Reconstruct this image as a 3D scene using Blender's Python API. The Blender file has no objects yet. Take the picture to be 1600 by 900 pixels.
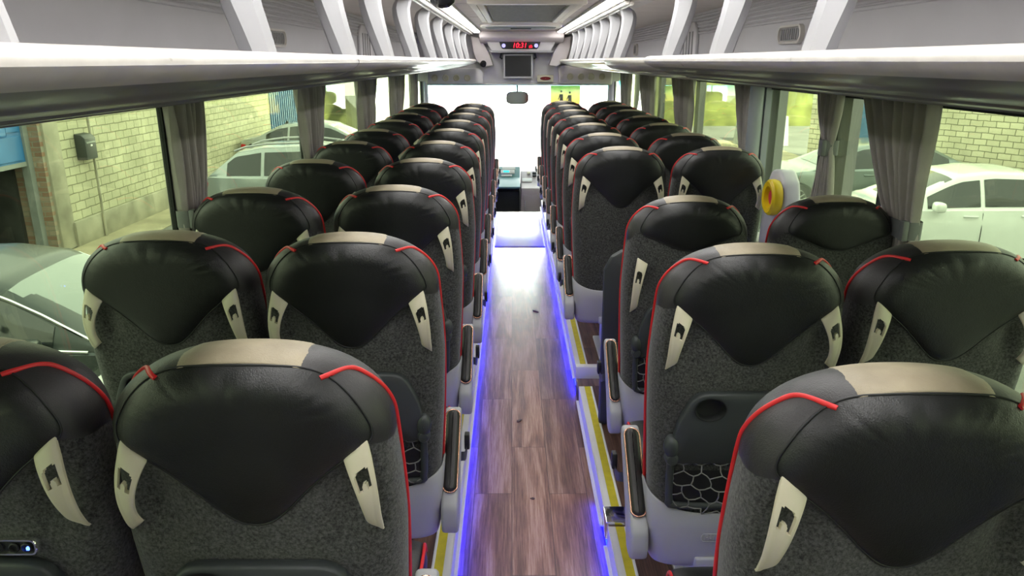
import bpy, bmesh, math, random
from mathutils import Vector, Matrix
random.seed(11)
SC = bpy.context.scene
COL = SC.collection
PI = math.pi
CAMZ = 1.72                      # eye height above the aisle floor

# ------------------------------------------------------------------ helpers
def lerp(a, b, t): return a + (b - a) * t

def interp(tab, x):
    if x <= tab[0][0]: return tab[0][1]
    for (x0, y0), (x1, y1) in zip(tab, tab[1:]):
        if x <= x1: return lerp(y0, y1, (x - x0) / (x1 - x0))
    return tab[-1][1]

def catmull(pts, n, closed=False):
    out, L = [], len(pts)
    segs = L if closed else L - 1
    for i in range(segs):
        g = lambda k: Vector(pts[k % L] if closed else pts[max(0, min(L - 1, k))])
        p0, p1, p2, p3 = g(i - 1), g(i), g(i + 1), g(i + 2)
        for k in range(n):
            t = k / n
            out.append(0.5 * ((2 * p1) + (p2 - p0) * t + (2 * p0 - 5 * p1 + 4 * p2 - p3) * t * t + (3 * p1 - p0 - 3 * p2 + p3) * t ** 3))
    if not closed: out.append(Vector(pts[-1]))
    return out

class MB:
    def __init__(s): s.v, s.f, s.m = [], [], []
    def add(s, vs, fs, mi=0):
        b = len(s.v)
        s.v.extend(tuple(p) for p in vs)
        s.f.extend(tuple(i + b for i in f) for f in fs)
        s.m.extend([mi] * len(fs))
        return s
    def grid(s, rows, mi=0, cu=False, cv=False, flip=False):
        n, m = len(rows), len(rows[0])
        vs = [p for r in rows for p in r]
        fs = []
        for i in range(n if cv else n - 1):
            for j in range(m if cu else m - 1):
                a, b = i * m + j, i * m + (j + 1) % m
                c, d = ((i + 1) % n) * m + (j + 1) % m, ((i + 1) % n) * m + j
                fs.append((a, d, c, b) if flip else (a, b, c, d))
        return s.add(vs, fs, mi)
    def from_bm(s, bm, mi=0, mat=None):
        bm.verts.index_update()
        vs = [(mat @ v.co) if mat else v.co.copy() for v in bm.verts]
        fs = [[v.index for v in f.verts] for f in bm.faces]
        bm.free()
        return s.add(vs, fs, mi)
    def box(s, x0, x1, y0, y1, z0, z1, mi=0, bev=0.0, seg=2, mat=None):
        bm = bmesh.new()
        bmesh.ops.create_cube(bm, size=1)
        for v in bm.verts:
            v.co = Vector((lerp(x0, x1, v.co.x + .5), lerp(y0, y1, v.co.y + .5), lerp(z0, z1, v.co.z + .5)))
        if bev: bmesh.ops.bevel(bm, geom=bm.edges[:], offset=bev, segments=seg, profile=0.5, affect='EDGES')
        return s.from_bm(bm, mi, mat)
    def prism(s, poly, fn, a0, a1, mi=0, bev=0.0, seg=2):
        """poly: list of 2-D points; fn(u, w, a) -> 3-D point; extruded from a0 to a1"""
        bm = bmesh.new()
        A = [bm.verts.new(fn(u, w, a0)) for u, w in poly]
        B = [bm.verts.new(fn(u, w, a1)) for u, w in poly]
        n = len(poly)
        bm.faces.new(A); bm.faces.new(B[::-1])
        for i in range(n): bm.faces.new((A[i], B[i], B[(i + 1) % n], A[(i + 1) % n]))
        bmesh.ops.recalc_face_normals(bm, faces=bm.faces[:])
        if bev:
            es = [e for e in bm.edges if e.calc_face_angle(0) > 0.5]
            bmesh.ops.bevel(bm, geom=es, offset=bev, segments=seg, profile=0.5, affect='EDGES', clamp_overlap=True)
        return s.from_bm(bm, mi)
    def tube(s, pts, r, n=8, closed=False, mi=0, caps=True):
        pts = [Vector(p) for p in pts]
        L = len(pts)
        rr = r if isinstance(r, (list, tuple)) else [r] * L
        rings, up = [], None
        for i in range(L):
            a = pts[(i - 1) % L] if (closed or i > 0) else pts[i]
            b = pts[(i + 1) % L] if (closed or i < L - 1) else pts[i]
            t = (b - a)
            t = t.normalized() if t.length > 1e-9 else Vector((0, 0, 1))
            if up is None:
                up = Vector((0, 0, 1)) if abs(t.z) < .9 else Vector((1, 0, 0))
            up = (up - t * up.dot(t))
            up = up.normalized() if up.length > 1e-6 else t.orthogonal().normalized()
            sd = t.cross(up)
            rings.append([pts[i] + (up * math.cos(2 * PI * k / n) + sd * math.sin(2 * PI * k / n)) * rr[i] for k in range(n)])
        s.grid(rings, mi, cu=True, cv=closed)
        if caps and not closed:
            s.add(rings[0], [tuple(range(n))], mi); s.add(rings[-1], [tuple(range(n))[::-1]], mi)
        return s
    def lathe(s, prof, o=(0, 0, 0), ax=(0, 0, 1), n=24, mi=0, sx=1, sy=1):
        ax = Vector(ax).normalized(); o = Vector(o)
        e1 = ax.orthogonal().normalized()
        if abs(ax.y) > .9: e1 = Vector((1, 0, 0))
        e2 = ax.cross(e1)
        rows = [[o + ax * h + e1 * (r * sx * math.cos(2 * PI * k / n)) + e2 * (r * sy * math.sin(2 * PI * k / n)) for k in range(n)] for r, h in prof]
        return s.grid(rows, mi, cu=True)
    def mesh(s, name, mats, smooth=40, recalc=True):
        me = bpy.data.meshes.new(name)
        me.from_pydata(s.v, [], s.f)
        mats = mats if isinstance(mats, (list, tuple)) else [mats]
        for m in mats: me.materials.append(m)
        me.polygons.foreach_set('material_index', s.m)
        if recalc:
            bm = bmesh.new(); bm.from_mesh(me)
            bmesh.ops.remove_doubles(bm, verts=bm.verts[:], dist=1e-6)
            bmesh.ops.recalc_face_normals(bm, faces=bm.faces[:])
            bm.to_mesh(me); bm.free()
        if smooth:
            me.polygons.foreach_set('use_smooth', [True] * len(me.polygons))
            me.set_sharp_from_angle(angle=math.radians(smooth))
        me.update()
        return me
    def build(s, name, mats, parent=None, smooth=40, recalc=True):
        return link(name, s.mesh(name, mats, smooth, recalc), parent)

def link(name, me, parent=None):
    o = bpy.data.objects.new(name, me)
    COL.objects.link(o)
    if parent is not None: o.parent = parent
    return o

def tag(o, label=None, cat=None, group=None, kind=None):
    if label: o['label'] = label
    if cat: o['category'] = cat
    if group: o['group'] = group
    if kind: o['kind'] = kind
    return o

def thing(name, label, cat, loc=(0, 0, 0), rz=0.0, group=None):
    o = bpy.data.objects.new(name, None); COL.objects.link(o)
    o.location = loc; o.rotation_euler = (0, 0, rz)
    o.empty_display_size = .1
    return tag(o, label, cat, group)

def struct(o): o['kind'] = 'structure'; return o

def copy_tree(o, parent=None):
    c = o.copy(); COL.objects.link(c)
    if parent is not None: c.parent = parent
    for ch in list(o.children): copy_tree(ch, c)
    return c

def text_mesh(body, size, ext, align='CENTER', shear=0.0):
    cu = bpy.data.curves.new('lettering', 'FONT')
    cu.body = body; cu.size = size; cu.extrude = ext; cu.shear = shear
    cu.align_x = align; cu.align_y = 'CENTER'
    ob = bpy.data.objects.new('lettering', cu); COL.objects.link(ob)
    bpy.context.view_layer.update()
    me = bpy.data.meshes.new_from_object(ob.evaluated_get(bpy.context.evaluated_depsgraph_get()))
    bpy.data.objects.remove(ob); bpy.data.curves.remove(cu)
    return me

def place_text(name, body, size, ext, mat, parent, loc, rot, **k):
    me = text_mesh(body, size, ext, **k)
    me.transform(Matrix.Translation(loc) @ Matrix.Rotation(rot[2], 4, 'Z') @ Matrix.Rotation(rot[0], 4, 'X'))
    me.materials.clear(); me.materials.append(mat)
    return link(name, me, parent)

# ------------------------------------------------------------------ materials
def new_mat(name):
    m = bpy.data.materials.new(name); m.use_nodes = True
    nt = m.node_tree; nt.nodes.clear()
    out = nt.nodes.new('ShaderNodeOutputMaterial')
    return m, nt, out

def N(nt, t, **k):
    n = nt.nodes.new(t)
    for a, b in k.items():
        if hasattr(n, a): setattr(n, a, b)
        else: n.inputs[a].default_value = b
    return n

def ramp(nt, stops):
    r = nt.nodes.new('ShaderNodeValToRGB')
    e = r.color_ramp.elements
    e[0].position, e[0].color = stops[0][0], (*stops[0][1], 1)
    e[1].position, e[1].color = stops[1][0], (*stops[1][1], 1)
    for p, c in stops[2:]:
        x = e.new(p); x.color = (*c, 1)
    return r

def coords(nt, scale=(1, 1, 1), rot=(0, 0, 0), kind='Object'):
    tc = nt.nodes.new('ShaderNodeTexCoord')
    mp = nt.nodes.new('ShaderNodeMapping')
    mp.inputs['Scale'].default_value = scale; mp.inputs['Rotation'].default_value = rot
    nt.links.new(tc.outputs[kind], mp.inputs['Vector'])
    return mp.outputs['Vector']

def pmat(name, col, rough=.5, metal=0.0, var=0.0, vscale=8.0, bump=0.0, bscale=200.0, coat=0.0, spec=.5, emit=None, estr=0.0, sheen=0.0, rvar=0.0):
    """principled with procedural colour variation, roughness variation and bump"""
    m, nt, out = new_mat(name)
    p = N(nt, 'ShaderNodeBsdfPrincipled')
    nt.links.new(p.outputs[0], out.inputs[0])
    p.inputs['Roughness'].default_value = rough
    p.inputs['Metallic'].default_value = metal
    p.inputs['Coat Weight'].default_value = coat
    p.inputs['Specular IOR Level'].default_value = spec
    p.inputs['Sheen Weight'].default_value = sheen
    v = coords(nt)
    nz = N(nt, 'ShaderNodeTexNoise'); nz.inputs['Scale'].default_value = vscale; nz.inputs['Detail'].default_value = 4
    nt.links.new(v, nz.inputs['Vector'])
    lo = tuple(max(0, c * (1 - var)) for c in col); hi = tuple(min(1, c * (1 + var)) for c in col)
    r = ramp(nt, [(.3, lo), (.7, hi)])
    nt.links.new(nz.outputs['Fac'], r.inputs[0]); nt.links.new(r.outputs[0], p.inputs['Base Color'])
    if rvar:
        mr = N(nt, 'ShaderNodeMapRange'); mr.inputs['To Min'].default_value = rough - rvar; mr.inputs['To Max'].default_value = rough + rvar
        nt.links.new(nz.outputs['Fac'], mr.inputs['Value']); nt.links.new(mr.outputs[0], p.inputs['Roughness'])
    if bump:
        b = N(nt, 'ShaderNodeBump'); b.inputs['Strength'].default_value = bump; b.inputs['Distance'].default_value = .002
        n2 = N(nt, 'ShaderNodeTexNoise'); n2.inputs['Scale'].default_value = bscale; n2.inputs['Detail'].default_value = 3
        nt.links.new(v, n2.inputs['Vector']); nt.links.new(n2.outputs['Fac'], b.inputs['Height'])
        nt.links.new(b.outputs[0], p.inputs['Normal'])
    if emit:
        p.inputs['Emission Color'].default_value = (*emit, 1); p.inputs['Emission Strength'].default_value = estr
    return m

def emat(name, col, s):
    m, nt, out = new_mat(name)
    e = N(nt, 'ShaderNodeEmission'); e.inputs[0].default_value = (*col, 1); e.inputs[1].default_value = s
    nt.links.new(e.outputs[0], out.inputs[0]); return m

def glassmat(name, tint, ior=1.45, dirt=0.0):
    m, nt, out = new_mat(name)
    t = N(nt, 'ShaderNodeBsdfTransparent'); t.inputs[0].default_value = (*tint, 1)
    g = N(nt, 'ShaderNodeBsdfGlossy'); g.inputs['Roughness'].default_value = .02
    lw = N(nt, 'ShaderNodeLayerWeight'); lw.inputs[0].default_value = .5
    pw = N(nt, 'ShaderNodeMath'); pw.operation = 'POWER'; pw.inputs[1].default_value = 5; nt.links.new(lw.outputs['Facing'], pw.inputs[0])
    f0 = ((ior - 1) / (ior + 1)) ** 2
    fr = N(nt, 'ShaderNodeMath'); fr.operation = 'MULTIPLY_ADD'; fr.inputs[1].default_value = 1 - f0; fr.inputs[2].default_value = f0; nt.links.new(pw.outputs[0], fr.inputs[0])
    mx = N(nt, 'ShaderNodeMixShader')
    nt.links.new(fr.outputs[0], mx.inputs[0]); nt.links.new(t.outputs[0], mx.inputs[1]); nt.links.new(g.outputs[0], mx.inputs[2])
    last = mx
    if dirt:
        d = N(nt, 'ShaderNodeBsdfDiffuse'); d.inputs[0].default_value = (.55, .56, .5, 1)
        v = coords(nt, (1, 3, 1.2))
        nz = N(nt, 'ShaderNodeTexNoise'); nz.inputs['Scale'].default_value = 3; nz.inputs['Detail'].default_value = 6
        nt.links.new(v, nz.inputs['Vector'])
        mr = N(nt, 'ShaderNodeMapRange'); mr.inputs['From Min'].default_value = .4; mr.inputs['From Max'].default_value = .75
        mr.inputs['To Min'].default_value = dirt * .2; mr.inputs['To Max'].default_value = dirt
        nt.links.new(nz.outputs['Fac'], mr.inputs['Value'])
        m2 = N(nt, 'ShaderNodeMixShader')
        nt.links.new(mr.outputs[0], m2.inputs[0]); nt.links.new(mx.outputs[0], m2.inputs[1]); nt.links.new(d.outputs[0], m2.inputs[2])
        last = m2
    nt.links.new(last.outputs[0], out.inputs[0]); return m

def leather_mat(name, col, rough=.42):
    m, nt, out = new_mat(name)
    p = N(nt, 'ShaderNodeBsdfPrincipled'); nt.links.new(p.outputs[0], out.inputs[0])
    v = coords(nt)
    vo = N(nt, 'ShaderNodeTexVoronoi'); vo.feature = 'DISTANCE_TO_EDGE'; vo.inputs['Scale'].default_value = 330
    n1 = N(nt, 'ShaderNodeTexNoise'); n1.inputs['Scale'].default_value = 14; n1.inputs['Detail'].default_value = 5
    n2 = N(nt, 'ShaderNodeTexNoise'); n2.inputs['Scale'].default_value = 260; n2.inputs['Detail'].default_value = 2
    for x in (vo, n1, n2): nt.links.new(v, x.inputs['Vector'])
    r = ramp(nt, [(.3, tuple(c * .8 for c in col)), (.75, tuple(c * 1.2 for c in col))])
    nt.links.new(n1.outputs['Fac'], r.inputs[0]); nt.links.new(r.outputs[0], p.inputs['Base Color'])
    mr = N(nt, 'ShaderNodeMapRange'); mr.inputs['To Min'].default_value = rough - .08; mr.inputs['To Max'].default_value = rough + .1
    nt.links.new(n1.outputs['Fac'], mr.inputs['Value']); nt.links.new(mr.outputs[0], p.inputs['Roughness'])
    ad = N(nt, 'ShaderNodeMath'); ad.operation = 'ADD'
    nt.links.new(vo.outputs['Distance'], ad.inputs[0]); nt.links.new(n2.outputs['Fac'], ad.inputs[1])
    b1 = N(nt, 'ShaderNodeBump'); b1.inputs['Strength'].default_value = .35; b1.inputs['Distance'].default_value = .0012
    nt.links.new(ad.outputs[0], b1.inputs['Height'])
    b2 = N(nt, 'ShaderNodeBump'); b2.inputs['Strength'].default_value = .3; b2.inputs['Distance'].default_value = .006
    nt.links.new(n1.outputs['Fac'], b2.inputs['Height']); nt.links.new(b1.outputs[0], b2.inputs['Normal'])
    nt.links.new(b2.outputs[0], p.inputs['Normal'])
    return m

def felt_mat(name, c0, c1):
    m, nt, out = new_mat(name)
    p = N(nt, 'ShaderNodeBsdfPrincipled'); nt.links.new(p.outputs[0], out.inputs[0])
    p.inputs['Roughness'].default_value = .95; p.inputs['Sheen Weight'].default_value = .25; p.inputs['Specular IOR Level'].default_value = .15
    v = coords(nt)
    n1 = N(nt, 'ShaderNodeTexNoise'); n1.inputs['Scale'].default_value = 170; n1.inputs['Detail'].default_value = 5; n1.inputs['Roughness'].default_value = .75
    nt.links.new(v, n1.inputs['Vector'])
    r = ramp(nt, [(.36, c0), (.66, c1)])
    nt.links.new(n1.outputs['Fac'], r.inputs[0]); nt.links.new(r.outputs[0], p.inputs['Base Color'])
    b = N(nt, 'ShaderNodeBump'); b.inputs['Strength'].default_value = .6; b.inputs['Distance'].default_value = .003
    nt.links.new(n1.outputs['Fac'], b.inputs['Height']); nt.links.new(b.outputs[0], p.inputs['Normal'])
    return m

def wood_mat(name, c0, c1, c2, plank_w=.155, plank_l=.9, rough=.3, coat=.5):
    """planks running along Y (object space)"""
    m, nt, out = new_mat(name)
    p = N(nt, 'ShaderNodeBsdfPrincipled'); nt.links.new(p.outputs[0], out.inputs[0])
    v = coords(nt, (1, 1, 1), (0, 0, PI / 2))
    br = N(nt, 'ShaderNodeTexBrick'); br.offset = .43; br.inputs['Scale'].default_value = 1
    br.inputs['Brick Width'].default_value = plank_l; br.inputs['Row Height'].default_value = plank_w
    br.inputs['Mortar Size'].default_value = .0015; br.inputs['Mortar Smooth'].default_value = .2
    br.inputs['Color1'].default_value = (0, 0, 0, 1); br.inputs['Color2'].default_value = (1, 1, 1, 1); br.inputs['Mortar'].default_value = (.0, .0, .0, 1)
    nt.links.new(v, br.inputs['Vector'])
    sc = N(nt, 'ShaderNodeVectorMath'); sc.operation = 'SCALE'; sc.inputs['Scale'].default_value = 7.3
    nt.links.new(br.outputs['Color'], sc.inputs[0])
    v2 = coords(nt, (1, .07, 1))
    ad = N(nt, 'ShaderNodeVectorMath'); ad.operation = 'ADD'
    nt.links.new(v2, ad.inputs[0]); nt.links.new(sc.outputs[0], ad.inputs[1])
    g1 = N(nt, 'ShaderNodeTexNoise'); g1.inputs['Scale'].default_value = 9; g1.inputs['Detail'].default_value = 2; g1.inputs['Distortion'].default_value = .6
    nt.links.new(ad.outputs[0], g1.inputs['Vector'])
    mu = N(nt, 'ShaderNodeMath'); mu.operation = 'MULTIPLY'; mu.inputs[1].default_value = 26
    nt.links.new(g1.outputs['Fac'], mu.inputs[0])
    sn = N(nt, 'ShaderNodeMath'); sn.operation = 'SINE'; nt.links.new(mu.outputs[0], sn.inputs[0])
    g2 = N(nt, 'ShaderNodeTexNoise'); g2.inputs['Scale'].default_value = 150; g2.inputs['Detail'].default_value = 4; g2.inputs['Roughness'].default_value = .7
    v3 = coords(nt, (1, .035, 1)); nt.links.new(v3, g2.inputs['Vector'])
    a2 = N(nt, 'ShaderNodeMath'); a2.operation = 'MULTIPLY_ADD'; a2.inputs[1].default_value = .14
    nt.links.new(sn.outputs[0], a2.inputs[0]); nt.links.new(g2.outputs['Fac'], a2.inputs[2])
    r = ramp(nt, [(.28, c0), (.5, c1), (.74, c2)])
    nt.links.new(a2.outputs[0], r.inputs[0])
    pl = N(nt, 'ShaderNodeMix'); pl.data_type = 'RGBA'; pl.blend_type = 'MULTIPLY'; pl.inputs[0].default_value = 1
    rr = ramp(nt, [(0.0, (.72, .72, .74)), (1.0, (1.12, 1.08, 1.05))])
    nt.links.new(br.outputs['Color'], rr.inputs[0])
    nt.links.new(r.outputs[0], pl.inputs[6]); nt.links.new(rr.outputs[0], pl.inputs[7])
    mo = N(nt, 'ShaderNodeMix'); mo.data_type = 'RGBA'
    nt.links.new(br.outputs['Fac'], mo.inputs[0]); nt.links.new(pl.outputs[2], mo.inputs[6]); mo.inputs[7].default_value = (*[c * .6 for c in c0], 1)
    nt.links.new(mo.outputs[2], p.inputs['Base Color'])
    mr = N(nt, 'ShaderNodeMapRange'); mr.inputs['To Min'].default_value = rough - .08; mr.inputs['To Max'].default_value = rough + .22
    w = N(nt, 'ShaderNodeTexNoise'); w.inputs['Scale'].default_value = 7; w.inputs['Detail'].default_value = 8
    nt.links.new(coords(nt), w.inputs['Vector'])
    nt.links.new(w.outputs['Fac'], mr.inputs['Value']); nt.links.new(mr.outputs[0], p.inputs['Roughness'])
    p.inputs['Coat Weight'].default_value = coat; p.inputs['Coat Roughness'].default_value = .22
    b = N(nt, 'ShaderNodeBump'); b.inputs['Strength'].default_value = .25; b.inputs['Distance'].default_value = .001
    nt.links.new(a2.outputs[0], b.inputs['Height']); nt.links.new(b.outputs[0], p.inputs['Normal'])
    return m

def brick_mat(name, c1, c2, mortar, bw=.3, rh=.145, axis='YZ'):
    m, nt, out = new_mat(name)
    p = N(nt, 'ShaderNodeBsdfPrincipled'); nt.links.new(p.outputs[0], out.inputs[0]); p.inputs['Roughness'].default_value = .9
    tc = N(nt, 'ShaderNodeTexCoord'); sp = N(nt, 'ShaderNodeSeparateXYZ'); cb = N(nt, 'ShaderNodeCombineXYZ')
    nt.links.new(tc.outputs['Object'], sp.inputs[0])
    nt.links.new(sp.outputs[axis[0]], cb.inputs[0]); nt.links.new(sp.outputs[axis[1]], cb.inputs[1])
    br = N(nt, 'ShaderNodeTexBrick'); br.inputs['Scale'].default_value = 1
    br.inputs['Brick Width'].default_value = bw; br.inputs['Row Height'].default_value = rh
    br.inputs['Mortar Size'].default_value = .010; br.inputs['Mortar Smooth'].default_value = .3; br.inputs['Bias'].default_value = -.1
    br.inputs['Color1'].default_value = (*c1, 1); br.inputs['Color2'].default_value = (*c2, 1); br.inputs['Mortar'].default_value = (*mortar, 1)
    nz0 = N(nt, 'ShaderNodeTexNoise'); nz0.inputs['Scale'].default_value = 6
    nt.links.new(cb.outputs[0], nz0.inputs['Vector'])
    dv = N(nt, 'ShaderNodeVectorMath'); dv.operation = 'MULTIPLY_ADD'; dv.inputs[1].default_value = (.03, .03, 0)
    nt.links.new(nz0.outputs['Color'], dv.inputs[0]); nt.links.new(cb.outputs[0], dv.inputs[2])
    nt.links.new(dv.outputs[0], br.inputs['Vector'])
    nz = N(nt, 'ShaderNodeTexNoise'); nz.inputs['Scale'].default_value = 1.2; nz.inputs['Detail'].default_value = 6
    nt.links.new(cb.outputs[0], nz.inputs['Vector'])
    r = ramp(nt, [(.3, (.8, .8, .78)), (.7, (1.08, 1.08, 1.08))])
    nt.links.new(nz.outputs['Fac'], r.inputs[0])
    mx = N(nt, 'ShaderNodeMix'); mx.data_type = 'RGBA'; mx.blend_type = 'MULTIPLY'; mx.inputs[0].default_value = 1
    nt.links.new(br.outputs['Color'], mx.inputs[6]); nt.links.new(r.outputs[0], mx.inputs[7])
    nt.links.new(mx.outputs[2], p.inputs['Base Color'])
    b = N(nt, 'ShaderNodeBump'); b.inputs['Strength'].default_value = .6; b.inputs['Distance'].default_value = .02; b.invert = True
    nt.links.new(br.outputs['Fac'], b.inputs['Height']); nt.links.new(b.outputs[0], p.inputs['Normal'])
    return m

M = {}
M['leather'] = leather_mat('black leather', (.012, .013, .013), .40)
M['leather_side'] = leather_mat('charcoal leather', (.028, .027, .028), .45)
M['beige_leather'] = leather_mat('beige leather', (.34, .29, .20), .5)
M['felt'] = felt_mat('charcoal felt', (.012, .013, .0125), (.105, .108, .102))
M['red'] = pmat('red piping', (.62, .018, .022), .45, var=.08, vscale=30)
M['cream'] = pmat('cream plastic', (.60, .56, .42), .42, var=.04, bump=.08, bscale=300)
M['tray'] = pmat('dark grey plastic', (.038, .044, .046), .5, var=.06, bump=.15, bscale=500)
M['tray_dark'] = pmat('black plastic', (.010, .011, .012), .5, var=.1, bump=.1, bscale=300)
M['net'] = pmat('grey elastic cord', (.17, .17, .165), .85, var=.15, vscale=60)
M['shell'] = pmat('light grey moulded plastic', (.40, .40, .43), .45, var=.04, vscale=5, bump=.1, bscale=400)
M['pad'] = pmat('black armrest rubber', (.012, .011, .011), .42, var=.15, vscale=20)
M['copper'] = pmat('copper trim', (.72, .40, .28), .22, metal=1.0, var=.05)
M['chrome'] = pmat('chrome', (.8, .8, .8), .12, metal=1.0, var=.03)
M['steel'] = pmat('brushed steel', (.5, .5, .51), .4, metal=.8, var=.06)
M['blue_led'] = emat('blue indicator', (.05, .12, 1.0), 6)
M['red_led'] = emat('red digits', (1.0, .012, .03), 3.0)
M['violet_led'] = emat('violet button lamp', (.35, .33, 1.0), 1.2)
# ------------------------------------------------------------------ the coach seat
# seat space: x right, y towards the front of the coach, z up from the platform; the top edge of the back is at y=0
Z0, TOPH, W0, NQ, DEP = 1.025, .155, .227, 2.3, .066
WT = [(.30, .203), (.5, .216), (.7, .230), (.85, .237), (.95, .233), (1.025, .227)]
def half_w(z): return interp(WT, z)
def yc(z): return (1.18 - z) * .10
def z_top(x):
    return Z0 + TOPH * (1 - min(1, abs(x) / W0) ** NQ) ** (1 / NQ)
def depth(x, z):
    if z <= Z0: dist = half_w(z) - abs(x)
    else:
        a = (abs(x) / W0) ** NQ; b = ((z - Z0) / TOPH) ** NQ
        r = (a + b) ** (1 / NQ)
        dist = (1 - r) * ((W0 * a + TOPH * b) / max(a + b, 1e-6))
    t = max(0, min(1, dist / .062))
    return DEP * (1 - (1 - t) ** 2.1) ** (1 / 2.1)
def yseam(z): return yc(z) + interp([(.5, .05), (1.0, .045), (1.12, .02), (1.16, .0), (1.18, -.004)], z)
def fronty(x, z): return yc(z) + depth(x, z) * 1.55
HANDLE = {'tall': (1.028, .878), 'short': (.965, .78)}
def rear(x, z, dent=None):
    y = yc(z) - depth(x, z)
    if dent:
        zt, zb = HANDLE[dent]
        zh = lerp(zt, zb, .55)
        y += .026 * math.exp(-((abs(x) - .162) / .038) ** 2 - ((z - zh) / .062) ** 2)
    return y
VT = [(0, .90), (.03, .908), (.055, .932), (.09, .968), (.14, 1.010), (.17, 1.026), (.20, 1.034), (.227, 1.025)]
VS = [(0, 1.02), (.06, 1.028), (.12, 1.048), (.17, 1.062), (.20, 1.066), (.227, 1.025)]
def vline(x, kind):
    a = min(1, abs(x) / .2)
    return interp(VT, abs(x)) if kind == 'tall' else interp(VS, abs(x))

SHIELD = {
    'tall': [(0, 1.167), (.05, 1.166), (.10, 1.160), (.138, 1.145), (.167, 1.120), (.187, 1.091), (.199, 1.062), (.196, 1.040), (.165, 1.016), (.128, .986), (.092, .951), (.058, .914), (.028, .889), (0, .882)],
    'short': [(0, 1.167), (.05, 1.166), (.10, 1.160), (.138, 1.145), (.165, 1.120), (.183, 1.092), (.188, 1.072), (.175, 1.056), (.13, 1.040), (.085, 1.022), (.04, 1.006), (0, 1.002)]}
def shield_loop(kind):
    h = SHIELD[kind]
    pts = [(x, z, 0) for x, z in h] + [(-x, z, 0) for x, z in h[-2:0:-1]]
    return [(p.x, p.y) for p in catmull(pts, 4, True)]

_mesh = {}
def cached(key, fn):
    if key not in _mesh: _mesh[key] = fn()
    return _mesh[key]

NS = 25
QS = [math.copysign(abs(math.sin(s * PI / 2)) ** .85, s) if s else 0 for s in [k / 24 - 1 for k in range(49)]]

def felt_mesh(kind):
    mb = MB(); rows_r, rows_f = [], []
    for i in range(27):
        t = i / 26; rr, ff = [], []
        for q in QS:
            zt = vline(q * W0, kind); z = lerp(.30, zt, t); x = q * half_w(z)
            rr.append((x, rear(x, z, kind), z)); ff.append((x, fronty(x, z), z))
        rows_r.append(rr); rows_f.append(ff)
    mb.grid(rows_r); mb.grid(rows_f, flip=True)
    n = len(QS)
    mb.add(rows_r[0] + rows_f[0], [(j, j + 1, n + j + 1, n + j) for j in range(n - 1)])
    return mb.mesh('felt_back', M['felt'], 60)

def cover_mesh(kind):
    mb = MB(); rows_r, rows_f = [], []
    for i in range(25):
        t = 1 - (1 - i / 24) ** 2.2; rr, ff = [], []
        for q in QS:
            x = q * W0; zb = vline(x, kind); z = lerp(zb, max(z_top(x), zb), t); x = q * half_w(z)
            e = .0015 if i < 24 else 0
            rr.append((x, rear(x, z, kind if i < 6 else None) - e, z)); ff.append((x, fronty(x, z) + e, z))
        rows_r.append(rr); rows_f.append(ff)
    mb.grid(rows_r); mb.grid(rows_f, flip=True)
    return mb.mesh('leather_cover', M['leather_side'], 70)

def shield_mesh(kind):
    loop = shield_loop(kind); cz = 1.06 if kind == 'tall' else 1.09
    mb = MB(); rows = []
    R = 16
    for i in range(R + 1):
        t = i / R; rho = 1 - (1 - t) ** 1.9; row = []
        for (x, z) in loop:
            px, pz = x * rho, cz + (z - cz) * rho
            h = .013 * (1 - rho ** 5) ** .6 - .0012 * (rho > .995)
            y = rear(px, pz)
            # gathered leather near the top corners
            ang = math.atan2(pz - cz, px)
            pk = .0027 * math.sin(ang * 46 + 1.3 * math.sin(ang * 9)) * max(0, min(1, (rho - .45) * 3)) * max(0, 1 - rho ** 6) * max(0, math.sin(ang)) ** .5 if pz > cz + .02 else 0
            row.append((px, y - h + pk, pz))
        rows.append(row)
    mb.grid(rows, cu=True)
    # turned-in hem
    hem = [(x * 1.0, y + .006, z) for x, y, z in rows[-1]]
    mb.grid([rows[-1], hem], cu=True)
    return mb.mesh('leather_panel', M['leather'], 70)

def seam_mesh(kind):
    m = MB(); m.tube([(x * 1.004, rear(x, z) - .0012, z) for x, z in shield_loop(kind)], .0020, 6, closed=True)
    return m.mesh('seam', M['tray_dark'], 80)

def over_top(x, a, off):
    """a<0: down the rear by -a, a>0: down the front by a"""
    z = z_top(x) - abs(a); d = depth(x, z)
    y = yc(z) + (d * 1.55 if a > 0 else -d)
    c = Vector((0, yc(1.12), z_top(x) - .055)); p = Vector((0, y, z)); nrm = (p - c).normalized()
    p += nrm * off
    return (x, p.y, p.z)

def band_mesh():
    mb = MB(); rows = []
    A = [-.0125, -.0112, -.010, -.0075, -.005, -.0025, -.0008, 0, .0008, .0025, .006, .011, .018, .027, .04]
    for k in range(17):
        x = lerp(-.103, .103, k / 16)
        rows.append([over_top(x * (1 - .04 * (j > 7)), a, .002 if 0 < k < 16 and 0 < j < 14 else -.001) for j, a in enumerate(A)])
    mb.grid(rows)
    return mb.mesh('head_band', M['beige_leather'], 70)

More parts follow.
